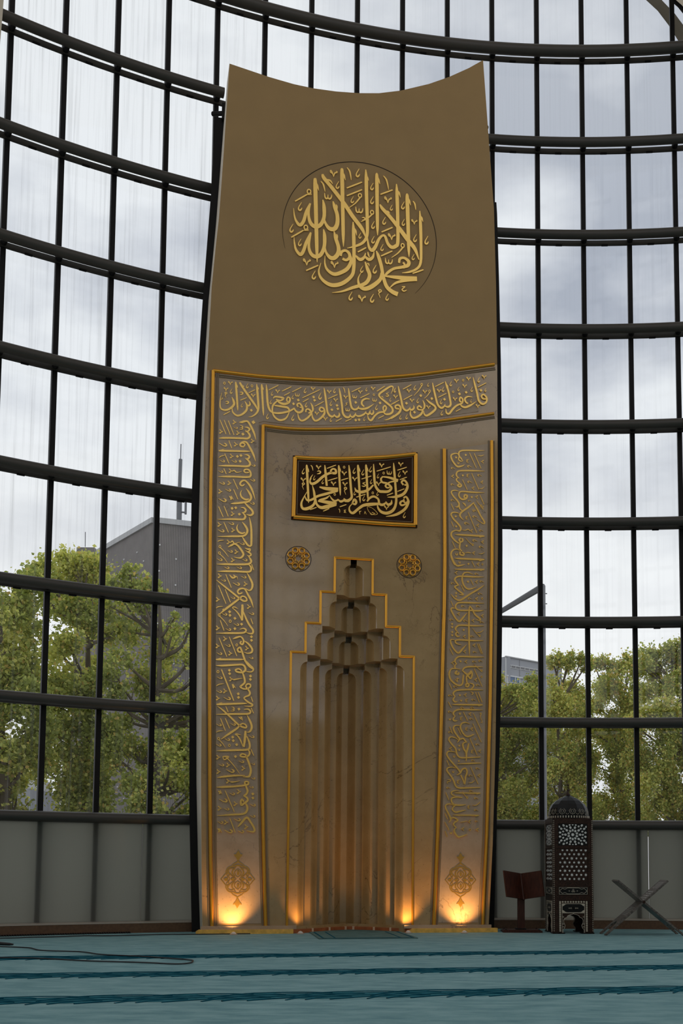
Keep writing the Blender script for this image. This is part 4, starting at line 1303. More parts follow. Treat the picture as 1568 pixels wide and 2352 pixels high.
v-1520 2025 0.72 1
v-1337 1988 0.72 1
v-1634 1941 0.72 1
c-1600 2023 0.72 1
c-1492 1954 1.08 1
c-1362 2069 0.72 1
c-1221 2045 0.50 1
c-1218 1869 0.58 1
n-1379 1923 -1528 2105 11
S-1588 2124 10 -1555 2128 18 -1516 2126 16 -1535 2105 15 -1568 2091 12 -1582 2121 10
S-1649 1870 4 -1577 1882 22 -1445 1898 22 -1312 1901 10
v-1517 1829 0.72 1
S-1490 1823 8 -1457 1820 15 -1374 1835 4
S-1654 1753 4 -1575 1758 22 -1443 1767 21 -1317 1783 21 -1277 1797 21 -1274 1824 19 -1311 1827 19 -1317 1793 19
S-1304 1805 18 -1299 1769 20 -1280 1715 24 -1297 1674 22 -1323 1656 16 -1287 1634 22 -1278 1598 24 -1317 1566 24 -1352 1543 24 -1359 1588 22 -1345 1611 20 -1326 1584 18
S-1304 1566 16 -1281 1526 24 -1285 1473 24 -1328 1436 22 -1469 1425 20 -1637 1410 5
c-1236 1761 0.58 1
d-1217 1680 0.73 1
d-1215 1631 0.73 1
v-1386 1704 0.73 1
v-1423 1556 0.73 1
v-1611 1499 0.73 1
c-1465 1676 0.73 1
c-1569 1594 1.10 1
c-1215 1545 0.73 1
c-1528 1491 0.73 1
c-1217 1409 0.73 1
c-1397 1364 0.88 1
f-1549 1715 -1434 1457 11
f-1486 1380 -1419 1212 11
S-1629 1709 13 -1606 1687 22 -1623 1673 7
S-1607 1718 9 -1584 1669 5
S-1391 1279 7 -1361 1310 22 -1288 1392 26 -1238 1339 22 -1190 1254 24 -1205 1221 20 -1282 1235 5
v-1533 1331 0.73 1
v-1290 1280 0.73 1
c-1599 1330 0.73 1
c-1500 1224 1.10 1
c-1351 1221 0.80 1
S-1628 1254 13 -1606 1232 24 -1623 1210 7
S-1606 1259 9 -1577 1208 5""",
'right': """S1687 6206 3 1548 6197 18 1400 6185 18 1348 6159 19 1349 6107 19 1374 6079 18 1400 6043 4
S1349 6100 14 1341 6062 16 1367 6040 15 1400 6044 4
S1349 6107 7 1326 6135 12 1290 6136 15 1246 6114 19 1246 6069 21 1282 6006 21 1327 5965 21 1385 5977 18 1422 5998 4
d1436 6128 0.58 2
d1308 6085 0.58 2
h1463 6049 0.58 2
e1334 6013 0.58 2
f1485 6162 1577 5965 9
f1548 6159 1640 5963 9
S1596 6131 3 1644 6132 10 1680 6149 3
v1659 6057 0.58 2
c1489 5977 0.70 2
c1268 5938 0.58 2
S1686 5931 3 1548 5926 18 1363 5912 18 1316 5883 19 1316 5839 19 1349 5810 8
S1345 5819 5 1314 5802 16 1319 5773 18 1356 5746 16
S1356 5739 21 1331 5715 23 1356 5698 23 1378 5718 21 1356 5742 19
d1397 5852 0.58 2
h1467 5854 0.58 2
f1515 5890 1611 5680 9
f1393 5797 1456 5665 9
c1622 5869 0.64 2
c1492 5771 0.70 2
c1265 5721 0.58 2
v1261 5831 0.58 2
v1651 5782 0.58 2
v1533 5692 0.58 2
S1613 5692 3 1651 5695 10 1685 5723 3
S1686 5644 3 1548 5638 19 1386 5638 18 1349 5613 19 1349 5569 19 1386 5535 22 1437 5546 23 1456 5584 23 1426 5596 21 1415 5566 21 1434 5557 16
S1342 5635 4 1305 5647 12 1261 5640 16 1246 5613 18 1276 5564 19 1327 5509 21 1349 5466 21 1327 5428 18 1296 5433 4
S1349 5452 16 1357 5408 16 1393 5383 11
S1548 5506 10 1474 5438 22 1401 5382 23 1364 5343 23 1364 5306 21 1409 5258 4
S1540 5494 11 1585 5424 19 1636 5331 19 1684 5254 21 1666 5232 12 1573 5287 3
d1515 5573 0.58 2
d1304 5302 0.58 2
d1309 5171 0.58 2
v1581 5578 0.58 2
v1658 5440 0.58 2
v1595 5204 0.58 2
f1622 5610 1681 5485 9
f1243 5466 1280 5385 9
f1467 5371 1581 5104 9
f1243 5236 1276 5161 9
c1489 5520 0.47 2
c1265 5512 0.58 2
c1559 5315 0.70 2
c1452 5220 0.76 2
c1643 5137 0.58 2
k1548 5399 0.76 2
h1452 5293 0.58 2
n1577 5533 1644 5457 9
S1392 5491 4 1423 5471 21 1439 5441 4
S1349 5342 4 1313 5354 14 1261 5350 18 1243 5320 19 1276 5264 21 1327 5216 22 1369 5160 22 1357 5115 19 1306 5119 14 1254 5094 19 1247 5043 22 1291 4987 21 1346 4950 15
v1511 5125 0.58 2
S1386 5128 3 1430 5127 11 1467 5144 12 1489 5124 10
S1685 5067 4 1655 5066 22 1488 5065 22 1350 5064 19 1291 5064 3
S1657 5059 5 1638 5053 11 1610 5046 3
S1371 5021 18 1350 4998 22 1368 4970 21 1397 4990 21 1386 5019 18
S1364 4970 18 1357 4926 21 1357 4882 19 1386 4851 18
S1364 4846 16 1361 4809 22 1401 4797 21 1412 4823 18 1383 4836 16
S1357 4853 5 1328 4873 12 1277 4863 18 1244 4817 21 1251 4752 21 1284 4681 19 1299 4666 16
f1258 4971 1299 4886 9
n1430 5029 1533 4936 9
c1559 5000 0.70 2
c1643 4921 0.70 2
v1658 4988 0.58 2
d1448 4924 0.58 2
S1605 4831 3 1650 4833 10 1685 4852 3
v1540 4835 0.58 2
S1423 4828 3 1467 4838 11 1503 4832 10
e1313 4807 0.76 2
S1685 4756 4 1652 4755 23 1486 4753 23 1347 4751 20 1288 4751 3
S1655 4748 5 1635 4741 12 1605 4734 3
S1247 4786 16 1276 4713 17 1317 4658 20 1367 4661 19 1426 4679 4
d1473 4688 0.58 2
f1516 4727 1557 4647 9
v1599 4691 0.58 2
o1657 4694 0.64 2
e1354 4702 0.58 2
S1682 4626 5 1656 4624 19 1485 4616 19 1347 4609 16 1288 4606 4
S1658 4618 6 1642 4613 9 1618 4606 3
c1582 4562 0.58 2
v1309 4563 0.58 2
S1676 4527 4 1533 4522 19 1367 4520 19 1309 4502 20 1293 4468 20 1326 4421 20 1349 4397 8
S1534 4554 4 1466 4575 14 1416 4565 17 1392 4523 19 1392 4457 20 1425 4385 20 1483 4359 20 1576 4391 4
d1466 4455 0.58 2
f1499 4488 1537 4412 9
f1375 4407 1418 4323 9
v1578 4459 0.58 2
c1649 4467 0.58 2
S1682 4422 5 1599 4361 20 1499 4299 20 1400 4228 22 1342 4206 20 1285 4234 16 1242 4281 4
S1334 4401 14 1293 4378 22 1342 4331 19 1404 4284 19 1351 4279 8
d1311 4297 0.58 2
d1309 4256 0.58 2
c1268 4422 0.58 2
c1628 4305 0.64 2
c1491 4233 0.58 2
v1578 4237 0.58 2
o1653 4245 0.70 2
f1240 4195 1273 4123 9
S1679 4183 4 1532 4181 19 1367 4177 19 1318 4158 20 1301 4117 20 1343 4078 19 1491 4081 19 1607 4081 19 1675 4093 4
c1404 4130 0.58 2
c1599 4140 0.58 2
S1454 4047 4 1400 3983 22 1355 3932 22 1310 3962 20 1269 4025 20 1244 4081 20 1260 4102 16 1303 4096 4
S1487 4134 11 1479 4052 20 1479 3807 20 1483 3604 19 1487 3492 3
S1487 4138 16 1524 4095 19 1557 4031 20 1625 3977 23 1607 3958 12 1564 3966 4
v1343 4029 0.58 2
v1532 3952 0.58 2
v1653 4019 0.58 2
c1433 3943 0.64 2
c1648 3937 0.58 2
c1252 3947 0.58 2
d1259 3894 0.58 2
d1259 3854 0.58 2
d1259 3789 0.58 2
d1259 3748 0.58 2
d1409 3824 0.58 2
S1675 3888 4 1532 3884 19 1367 3883 19 1322 3865 20 1302 3831 20 1326 3798 9
S1326 3800 8 1306 3766 20 1326 3735 19 1365 3743 4
S1347 3775 12 1322 3790 11
n1524 3850 1623 3748 9
S1574 3799 4 1623 3801 11 1671 3834 4
c1524 3744 0.58 2
v1417 3739 0.58 2
S1670 3696 4 1532 3691 19 1368 3692 19 1302 3681 17 1314 3645 17 1377 3627 4
S1447 3636 4 1392 3575 22 1343 3524 23 1294 3555 20 1253 3618 20 1236 3674 19 1253 3693 12 1295 3685 4
f1588 3653 1642 3525 9
f1608 3654 1658 3525 9
f1228 3580 1273 3493 9
v1545 3631 0.58 2
v1421 3544 0.58 2
c1557 3542 0.58 2
S1679 3483 4 1532 3480 19 1368 3478 19 1319 3459 20 1294 3417 20 1319 3376 9
S1319 3386 8 1292 3352 19 1304 3316 17
d1368 3416 0.58 2
v1438 3415 0.58 2
v1265 3392 0.58 2
c1549 3419 0.58 2
c1631 3431 0.58 2
S1662 3353 4 1532 3354 19 1450 3346 19 1409 3325 20 1392 3288 12
n1545 3387 1648 3297 9
S1368 3311 5 1294 3320 12 1245 3310 17 1221 3253 22 1237 3181 22 1294 3126 20 1352 3104 20 1393 3130 19 1401 3195 19 1405 3244 14
S1323 3293 19 1302 3260 26 1339 3249 22 1345 3274 19
S1401 3292 16 1450 3253 22 1487 3263 30 1509 3300 23
S1454 3249 22 1499 3199 20 1520 3256 20 1508 3300 16
S1450 3237 19 1446 3188 20 1454 3140 16
S1434 3107 20 1450 3132 22 1479 3121 20 1458 3092 19 1430 3103 16
S1483 3141 8 1532 3127 16 1536 3095 17 1499 3057 11
f1545 3330 1652 3099 9
f1221 3128 1258 3048 9
v1565 3185 0.58 2
c1598 3117 0.58 2
c1303 3086 0.58 2
c1237 2971 0.58 2
o1644 3228 0.64 2
S1294 3183 5 1327 3152 12 1323 3196 11 1352 3181 5
S1666 3057 4 1532 3058 19 1368 3048 19 1303 3034 20 1274 2997 20 1299 2956 9
S1299 2964 8 1273 2924 20 1295 2893 19 1333 2901 4
d1360 2980 0.58 2
d1376 2912 0.58 2
v1430 2986 0.58 2
h1450 2914 0.58 2
c1540 2925 0.58 2
f1563 3027 1614 2895 9
f1598 3028 1651 2897 9
S1499 3029 6 1532 3014 14 1512 2987 6
S1657 2865 5 1632 2865 19 1456 2861 19 1316 2858 16 1256 2856 4
S1633 2859 6 1618 2854 9 1594 2847 3
c1393 2820 0.52 2
c1524 2825 0.52 2
S1657 2799 4 1532 2799 19 1368 2797 19 1303 2781 20 1274 2744 20 1299 2705 9
S1299 2713 8 1273 2672 20 1295 2649 19 1333 2656 4
d1360 2743 0.58 2
d1230 2667 0.58 2
h1381 2679 0.58 2
c1512 2679 0.58 2
c1234 2763 0.58 2
f1405 2769 1462 2654 9
f1536 2753 1647 2514 9
v1491 2743 0.58 2
f1209 2891 1250 2816 9
S1618 2755 8 1637 2756 12 1629 2707 6 1651 2643 6 1629 2639 5
S1489 2616 4 1434 2633 14 1385 2619 17 1367 2571 19 1393 2507 19 1442 2457 19 1491 2462 19 1544 2486 12
h1450 2549 0.58 2
v1512 2551 0.58 2
f1528 2624 1639 2386 9
f1226 2575 1267 2480 9
f1332 2562 1377 2471 9
c1238 2503 0.58 2
S1360 2587 5 1311 2593 14 1279 2568 19 1287 2520 20 1328 2458 20 1354 2418 20 1328 2376 8
S1352 2414 19 1401 2428 19 1434 2396 17 1454 2379 6
S1450 2385 8 1401 2364 19 1409 2300 20 1442 2245 22 1442 2142 12
S1475 2367 16 1460 2301 23 1442 2237 22
S1344 2402 5 1303 2433 12 1238 2443 16 1218 2407 19 1255 2352 19 1304 2297 19 1320 2234 19 1361 2187 19 1450 2185 17 1628 2197 11
d1352 2334 0.52 2
d1352 2281 0.52 2
h1524 2263 0.58 2
f1487 2438 1585 2220 9
o1561 2424 0.70 2
c1593 2357 0.58 2
v1618 2273 0.58 2
v1239 2296 0.58 2
S1636 2121 9 1491 2114 19 1330 2101 5
c1532 2151 0.52 2
d1346 2139 0.47 2
e1283 2197 0.58 2
S1312 2248 4 1255 2260 12 1206 2255 16 1192 2215 19 1239 2144 19 1296 2082 19 1346 2027 20 1362 1988 20 1316 1961 6
S1369 1992 19 1393 2036 19 1434 2049 19 1453 2006 19 1434 1941 20 1422 1850 14 1402 1901 17 1371 1964 16
f1499 2070 1597 1853 9
f1190 2147 1223 2076 9
c1593 2052 0.58 2
c1499 1959 0.52 2
v1610 1961 0.58 2
S1473 1865 4 1516 1871 11 1550 1898 5
S1312 2049 4 1247 2061 12 1198 2044 17 1197 2008 19 1247 1946 19 1280 1891 19 1304 1828 19 1345 1801 19 1450 1803 19 1628 1810 9
h1345 1876 0.64 2
e1271 2002 0.58 2
S1199 1901 6 1231 1898 11 1235 1882 8 1199 1873 11 1207 1848 4
S1627 1738 5 1604 1738 17 1457 1737 17 1339 1737 15 1288 1736 4
S1606 1733 6 1591 1728 9 1570 1723 3
S1350 1761 4 1296 1764 12 1254 1748 17 1257 1716 17 1298 1699 9
n1393 1758 1459 1672 9
c1507 1764 0.52 2
c1573 1674 0.58 2
f1179 1742 1219 1644 9
c1215 1798 0.58 2
S1392 1679 11 1312 1685 19 1256 1668 19 1256 1621 19 1288 1590 17 1369 1583 19 1438 1592 6
S1438 1522 6 1369 1508 17 1305 1495 19 1264 1526 17 1280 1562 16 1317 1586 9
S1522 1586 4 1573 1586 11 1623 1628 5
h1479 1561 0.58 2
c1573 1523 0.58 2
S1611 1458 5 1590 1458 16 1440 1458 16 1321 1457 13 1271 1457 4
S1591 1453 6 1578 1449 8 1559 1445 3
S1290 1570 4 1232 1597 11 1179 1580 16 1183 1533 19 1224 1455 20 1242 1400 20 1220 1364 8
S1240 1416 17 1288 1424 17 1333 1393 19 1297 1369 19 1280 1337 17 1317 1297 12
S1317 1306 8 1287 1266 19 1313 1212 20 1353 1184 19 1455 1219 8
f1171 1478 1204 1403 9
f1172 1257 1200 1183 9
S1167 1371 6 1208 1297 8 1220 1266 9
d1248 1231 0.58 2
v1483 1379 0.58 2
v1398 1283 0.58 2
v1585 1277 0.58 2
o1491 1276 0.70 2
c1577 1384 0.47 2
S1364 1370 4 1402 1374 9 1451 1387 6""",
}

for key, name in (('medallion', 'medallion_lettering'), ('band', 'band_lettering'), ('left', 'left_column_lettering'), ('right', 'right_column_lettering')):
    p = Pen(); p.run(GLYPHS[key]); p.build(name, mih, MT['letter'])

# arabesque ornaments at the foot of both columns
def arabesque(uc, zc, sc):
    p = Pen(); p_r = p.ribbon
    p.ribbon = lambda P, w0=-0.006, th=0.003: p_r(P, w0, th)
    def add(pts, mir=True, flip=True):
        for sx in ((1, -1) if mir else (1,)):
            for sz in ((1, -1) if flip else (1,)):
                p.ribbon([(uc + sx*x*sc, zc + sz*y*sc, w*sc*0.85) for x, y, w in pts])
    add([(0, 590, 50), (40, 545, 46), (120, 500, 40), (190, 440, 36), (215, 385, 30)])
    add([(200, 410, 36), (270, 395, 44), (340, 330, 48), (375, 250, 40), (365, 190, 26)])
    add([(355, 210, 30), (420, 140, 34), (480, 60, 36), (540, 0, 24)])
    add([(0, 455, 60), (70, 440, 60), (140, 410, 44), (190, 395, 30)])
    add([(0, 330, 20), (70, 270, 34), (105, 200, 40), (70, 120, 34), (0, 60, 20)])
    add([(0, 130, 40), (10, 180, 90), (10, 215, 90), (0, 280, 30)], mir=False)
    add([(90, 330, 20), (150, 300, 36), (180, 220, 60), (160, 150, 50), (90, 80, 20)])
    add([(60, 400, 20), (130, 340, 34), (220, 350, 30), (300, 300, 40), (310, 220, 70), (250, 150, 30)])
    add([(260, 190, 26), (215, 130, 30), (120, 60, 26), (50, 0, 22)])
    add([(250, 170, 26), (290, 110, 30), (330, 50, 26), (310, 0, 22)])
    add([(340, 200, 30), (345, 130, 30), (290, 70, 26), (250, 0, 20)])
    add([(110, 0, 20), (150, 20, 74), (190, 10, 60), (225, 0, 20)], flip=True)
    add([(330, 0, 30), (365, 10, 100), (410, 0, 90), (450, 0, 26)])
    add([(0, 600, 40), (0, 650, 60)], mir=False)
    # finials
    for sz, top in ((1, 930), (-1, -930)):
        p.ribbon([(uc, zc+sz*620*sc, 50*sc), (uc, zc+sz*700*sc, 130*sc), (uc, zc+sz*760*sc, 190*sc), (uc, zc+sz*790*sc, 230*sc), (uc, zc+sz*810*sc, 150*sc), (uc, zc+sz*860*sc, 90*sc), (uc, zc+sz*930*sc, 4*sc)])
        for sx in (1, -1): p.ribbon([(uc+sx*40*sc, zc+sz*740*sc, 60*sc), (uc+sx*90*sc, zc+sz*775*sc, 60*sc), (uc+sx*135*sc, zc+sz*810*sc, 8*sc)])
    p.build('arabesque_ornament', mih, MT['ornament'])
arabesque(-1378, 667-20, 0.372); arabesque(1372, 664-20, 0.365)

# plinth and niche curb
m = MB()
for a, b in ((-1.86, UC-0.70), (UC+0.72, 1.83)):
    m.prism([[(a, 0.0), (b, 0.0), (b, 0.035), (b-0.0, 0.052), (a+0.035, 0.052), (a+0.0, 0.03)]], -0.085, 0.0)
m.build('yellow_plinth', MT['plinth'], mih)
m = MB()
for a, b in ((-1.80, UC-0.66), (UC+0.66, 1.76)): m.box((a, -0.045, 0.052), (b, 0.0, 0.092))
m.build('stone_ledge', MT['band'], mih)
cu = [(-0.70, -0.06), (-0.45, 0.12), (-0.22, 0.33), (0.0, 0.48), (0.10, 0.48), (0.34, 0.32), (0.52, 0.14), (0.74, -0.06)]
cu = catmull([(UC+x, w) for x, w in cu], 4)
def curbseg(i0, i1, z0, z1, d0, d1, material, name):
    m = MB(); vs = []
    for x, w in cu[i0:i1+1]: vs += [(x, w+d0, z0), (x, w+d0, z1), (x, w+d1, z1), (x, w+d1, z0)]
    n = i1-i0
    m.add(vs, [(i*4+k, i*4+(k+1) % 4, i*4+4+(k+1) % 4, i*4+4+k) for i in range(n) for k in range(4)] + [(0,1,2,3), tuple(n*4+q for q in range(4))])
    return m
mr_, mc = MB(), MB()
joints = [4, 8, 12, 16, 20, 24]
last = 0
for jn in joints + [len(cu)-1]:
    s_ = curbseg(last, jn, 0.0, 0.050, 0, 0.1, None, ''); mr_.add(s_.v, s_.f); last = jn
for jn in joints:
    x, w = cu[jn]; dx = cu[min(jn+1, len(cu)-1)][0]-cu[jn-1][0]; dw = cu[min(jn+1, len(cu)-1)][1]-cu[jn-1][1]; l = math.hypot(dx, dw); dx /= l; dw /= l
    q = [(x-dx*0.014+dw*0.004, w-dw*0.014-dx*0.004), (x+dx*0.014+dw*0.004, w+dw*0.014-dx*0.004), (x+dx*0.014-dw*0.1, w+dw*0.014+dx*0.1), (x-dx*0.014-dw*0.1, w-dw*0.014+dx*0.1)]
    mc.add([(a, b, z) for z in (0.0, 0.052) for a, b in q], [(0,3,2,1),(4,5,6,7),(0,1,5,4),(1,2,6,5),(2,3,7,6),(3,0,4,7)])
mr_.build('rust_stone_curb', MT['curb'], mih); mc.build('curb_joint', MT['cream'], mih)
s_ = curbseg(0, len(cu)-1, 0.050, 0.085, 0.02, 0.12, None, ''); s_.build('curb_ledge', MT['marble'], mih)

# ---------------------------------------------------------------- framed inscription
pq = empty('inscription_plaque', loc2w(0, 0), ANG, label='dark brown plaque with golden script in a gold frame above the niche', cat='plaque')
fr_o = lz([(-0.792, 5.966), (-0.4, 5.975), (-0.014, 6.010), (0.4, 6.062), (0.800, 6.130), (0.800, 5.141), (0.4, 5.135), (-0.006, 5.140), (-0.4, 5.143), (-0.802, 5.146)])
m = MB(); m.prism([fr_o], -0.02, 0.002); m.build('backing_panel', MT['brown'], pq)
m = MB(); c = [(u, z) for u, z in fr_o]
def offs(p, r): # pull towards the plaque centre
    u, z = p; return (u - r*(1 if u > 0.7 else -1 if u < -0.7 else 0), z - r*(1 if z > 5.5 else -1))
c1 = [offs(p, 0.027) for p in c]
for a, b in ((0, 4), (4, 5), (5, 9), (9, 0)):
    P = (c1 + c1)[a:b+1] if b > a else [c1[9], c1[0]]
    P = catmull(P, 4) if len(P) > 2 else P
    m.tube([(p[0], -0.026, p[1]) for p in P], 0.027, 12)
m.build('gold_frame', MT['goldtrim'], pq, smooth=True)
m = MB(); c2 = [offs(p, 0.068) for p in c]
for i in range(10):
    a, b = c2[i], c2[(i+1) % 10]; m.tube([(a[0], -0.022, a[1]), (b[0], -0.022, b[1])], 0.006, 6)
m.build('inner_bead', MT['fillet'], pq)
p = Pen()
p_r = p.ribbon
p.ribbon = lambda P, w0=-0.02, th=0.012: p_r(P, w0, th)
p.run(GLYPHS['plaque']); p.build('plaque_lettering', pq, MT['letter'])

# ---------------------------------------------------------------- rosettes
def rosette(u, z, label):
    r = empty('rosette', loc2w(u, 0, z+DZM), ANG, label=label, cat='rosette', group='pierced gold rosettes beside the niche top')
    R0 = 0.158
    def P(x, zz, up=0.0): return (x, -0.010 - up - 0.030*max(0.0, 1-(x*x+zz*zz)/(R0*R0))**0.6, zz)
    m = MB()
    m.tube([P(((0.064 if i % 2 == 0 else 0.041))*math.sin(PI*i/8), (0.064 if i % 2 == 0 else 0.041)*math.cos(PI*i/8)) for i in range(16)], 0.0095, 8, closed=True)
    for k in range(8):
        a = 2*PI*(k+0.5)/8; cx, cz = 0.106*math.sin(a), 0.106*math.cos(a); pts = []
        for q in range(6):
            b_ = a + PI*q/3 + PI/6; rr_ = 0.036
            pts.append(P(cx + rr_*math.sin(b_), cz + rr_*math.cos(b_)))
        m.tube(pts, 0.0100, 8, closed=True)
    m.build('pierced_shell', MT['goldtrim'], r, smooth=True)
    m = MB(); m.tube([(R0*1.01*math.cos(2*PI*i/48), -0.002, R0*1.01*math.sin(2*PI*i/48)) for i in range(48)], 0.0035, 6, closed=True); m.build('rim', MT['darkline'], r, smooth=True)
    return r
rosette(-0.705, 4.65, 'pierced gold star rosette left of the niche top')
rosette(0.701, 4.645, 'pierced gold star rosette right of the niche top')

# ---------------------------------------------------------------- recessed uplights
for i, (u, w, pw, tilt, lean, cone) in enumerate(UPLIGHTS):
    which = ('far left, under the left script column', 'left foot of the niche', 'right foot of the niche', 'right, under the right script column')[i]
    f = empty('floor_uplight', loc2w(u, w, 0.0), ANG, label='small round floor uplight glowing warm, %s' % which, cat='light', group='floor uplights along the niche wall')
    m = MB(); m.lathe([(0.045, 0.0), (0.045, 0.010), (0.034, 0.014), (0.034, 0.004), (0.0, 0.004)], 24); m.build('rim', MT['cap'], f, smooth=True)
    m = MB(); m.lathe([(0.032, 0.006), (0.028, 0.022), (0.016, 0.033), (0.002, 0.037)], 20); m.build('lens', MT['lens'], f, smooth=True)
    ld = bpy.data.lights.new('uplight_beam', 'SPOT'); ld.energy = pw; ld.color = (1.0, 0.50, 0.14); ld.spot_size = math.radians(cone); ld.spot_blend = 0.85; ld.shadow_soft_size = 0.02
    lo = bpy.data.objects.new('uplight_beam', ld); COL.objects.link(lo); lo.parent = f; lo.location = (0, 0, 0.06)
    d = Vector((lean, tilt, 1)).normalized(); lo.rotation_euler = d.to_track_quat('-Z', 'Y').to_euler()

# ---------------------------------------------------------------- inlaid cabinet with dome
KX, KY, KW = 1.7615, 13.0, 0.484
kr = math.radians(4)
kc = Vector((KX, KY, 0)) + Matrix.Rotation(kr, 3, 'Z') @ Vector((KW/2, KW/2, 0))
kur = empty('inlaid_cabinet', kc, kr, label='tall dark wooden cabinet with mother-of-pearl star inlay and a black dome', cat='cabinet')
def ngon(cx, cz, r, n, ph=0, r2=None):
    k = n*2 if r2 else n
    return [(cx + (r if (not r2 or i % 2 == 0) else r2)*math.sin(2*PI*i/k+ph), cz + (r if (not r2 or i % 2 == 0) else r2)*math.cos(2*PI*i/k+ph)) for i in range(k)]
HB = 1.405; h = KW/2
arch_c = [(-0.136, 0.0), (-0.136, 0.05), (-0.118, 0.07), (-0.108, 0.10), (-0.125, 0.135), (-0.128, 0.165), (-0.112, 0.19), (-0.085, 0.20), (-0.072, 0.222), (-0.04, 0.235), (-0.015, 0.238), (0.0, 0.252)]
arch_c += [(-x, z) for x, z in arch_c[::-1][1:]]
loop = [(-h, 0.012), (-h, HB), (h, HB), (h, 0.012)] + [(x, max(z, 0.012)) for x, z in arch_c[::-1]]
side = MB(); side.prism([loop], -h, -h+0.022)
# raised rails of the frame
for z0, z1 in ((HB-0.055, HB), (1.045, 1.075), (0.575, 0.635), (0.40, 0.465)): side.box((-h, -h-0.008, z0), (h, -h, z1))
for x0, x1 in ((-h, -h+0.055), (h-0.055, h)): side.box((x0, -h-0.0075, 0.012), (x1, -h, HB))
so = side.build('side_panel', MT['wood'], kur)
m = MB(); m.box((-0.18, -h-0.003, 1.08), (0.18, -h, 1.345)); m.build('black_panel', MT['ebony'], so)
m = MB()   # mother of pearl star field in the top panel
bx0, bx1, bz0, bz1 = -0.175, 0.175, 1.085, 1.34
def piece(lp, w0=-h-0.005):
    xs = [p[0] for p in lp]; zs = [p[1] for p in lp]
    lp = [(min(max(x, bx0), bx1), min(max(z, bz0), bz1)) for x, z in lp]
    ar = sum(lp[i][0]*lp[(i+1) % len(lp)][1]-lp[(i+1) % len(lp)][0]*lp[i][1] for i in range(len(lp)))
    if abs(ar) > 2e-5: m.prism([lp], w0, -h, back=False)
zc = (bz0+bz1)/2
piece(ngon(0, zc, 0.024, 10, 0, 0.015))
for ringr, n, sz, ph in ((0.053, 10, 0.017, 0), (0.090, 10, 0.018, PI/10), (0.125, 20, 0.014, 0), (0.160, 20, 0.017, PI/20), (0.195, 24, 0.015, 0)):
    for i in range(n):
        a = 2*PI*i/n + ph; cx, cz = ringr*math.sin(a), zc + ringr*math.cos(a)
        if bx0-0.005 < cx < bx1+0.005 and bz0-0.005 < cz < bz1+0.005:
            q = []
            for t, (rr_, ww) in enumerate(((sz*1.15, 0), (sz*0.35, sz*0.85), (-sz*0.8, sz*0.5), (-sz*0.8, -sz*0.5), (sz*0.35, -sz*0.85))):
                q.append((cx + rr_*math.sin(a) + ww*math.cos(a), cz + rr_*math.cos(a) - ww*math.sin(a)))
            piece(q)
m.build('star_inlay', MT['pearl'], so)
m = MB(); bz0, bz1 = 0.65, 1.03   # dots and six pointed stars
for r_ in range(8):
    for c_ in range(7):
        x = -0.147 + 0.058*c_ + (0.029 if r_ % 2 else 0) - 0.012; z = 0.668 + 0.0505*r_
        if x > 0.172: continue
        if (c_ + (0 if r_ % 2 == 0 else 2)) % 3 == 1: piece(ngon(x, z, 0.021, 6, 0, 0.010))
        else: piece(ngon(x, z, 0.0125, 8))
m.build('dot_inlay', MT['pearl'], so)
m = MB(); m.box((-0.175, -h-0.004, 0.48), (0.175, -h, 0.565)); m.box((-0.135, -h-0.006, 0.262), (0.135, -h, 0.362)); m.build('black_cartouche', MT['ebony'], so)
m = MB(); bx0, bx1, bz0, bz1 = -h, h, 0, 2
def line2(P, w=0.0035, d=-h-0.009):
    for a, b in zip(P, P[1:]):
        dx, dz = b[0]-a[0], b[1]-a[1]; l = math.hypot(dx, dz) or 1; ox, oz = -dz/l*w/2, dx/l*w/2
        m.prism([[(a[0]+ox, a[1]+oz), (b[0]+ox, b[1]+oz), (b[0]-ox, b[1]-oz), (a[0]-ox, a[1]-oz)]], d, -h, back=False)
def rect(x0, z0, x1, z1, w=0.003): line2([(x0, z0), (x1, z0), (x1, z1), (x0, z1), (x0, z0)], w)
rect(-0.175, 0.48, 0.175, 0.565)
for sx in (1, -1): line2([(sx*0.17, 0.522), (sx*0.135, 0.555), (sx*0.105, 0.542), (sx*0.07, 0.558), (0, 0.558)]); line2([(sx*0.17, 0.522), (sx*0.135, 0.49), (sx*0.105, 0.503), (sx*0.07, 0.487), (0, 0.487)])
for a, b, r_ in ((0, 0.535, 0.009), (-0.011, 0.515, 0.009), (0.011, 0.515, 0.009), (-0.05, 0.522, 0.006), (0.05, 0.522, 0.006)): line2([(a+r_*math.cos(t*PI/3), b+r_*math.sin(t*PI/3)) for t in range(7)], 0.0028)
rect(-0.139, 0.258, 0.139, 0.366, 0.006); line2([(-0.139, 0.012), (-0.139, 0.252)]); line2([(0.139, 0.012), (0.139, 0.252)]); line2([(-0.139, 0.252), (0.139, 0.252)])
for sx in (1, -1):
    for sz in (1, -1): m.prism([[(sx*0.136, 0.312+sz*0.05), (sx*0.136, 0.312+sz*0.022), (sx*0.118, 0.312+sz*0.03), (sx*0.10, 0.312+sz*0.045), (sx*0.08, 0.312+sz*0.05)]], -h-0.008, -h, back=False)
    for kx, kr_ in ((0.0, 0.014), (0.03, 0.007), (0.052, 0.005)): line2([(sx*kx+kr_*1.3*math.cos(t*PI/3), 0.312+kr_*math.sin(t*PI/3)) for t in range(7)], 0.003)
    line2([(sx*(x-0.006), z) for x, z in [(-a, b) for a, b in arch_c[:12]]], 0.004)
    for cz in (0.205, 0.12, 0.085): line2([(sx*(0.128-0.002)+0.008*math.cos(t*PI/3)*sx*-1, cz+0.008*math.sin(t*PI/3)) for t in range(7)], 0.0025)
for i in range(11): m.prism([ngon(-0.165+0.033*i, 0.388, 0.0115, 8)], -h-0.0095, -h, back=False)
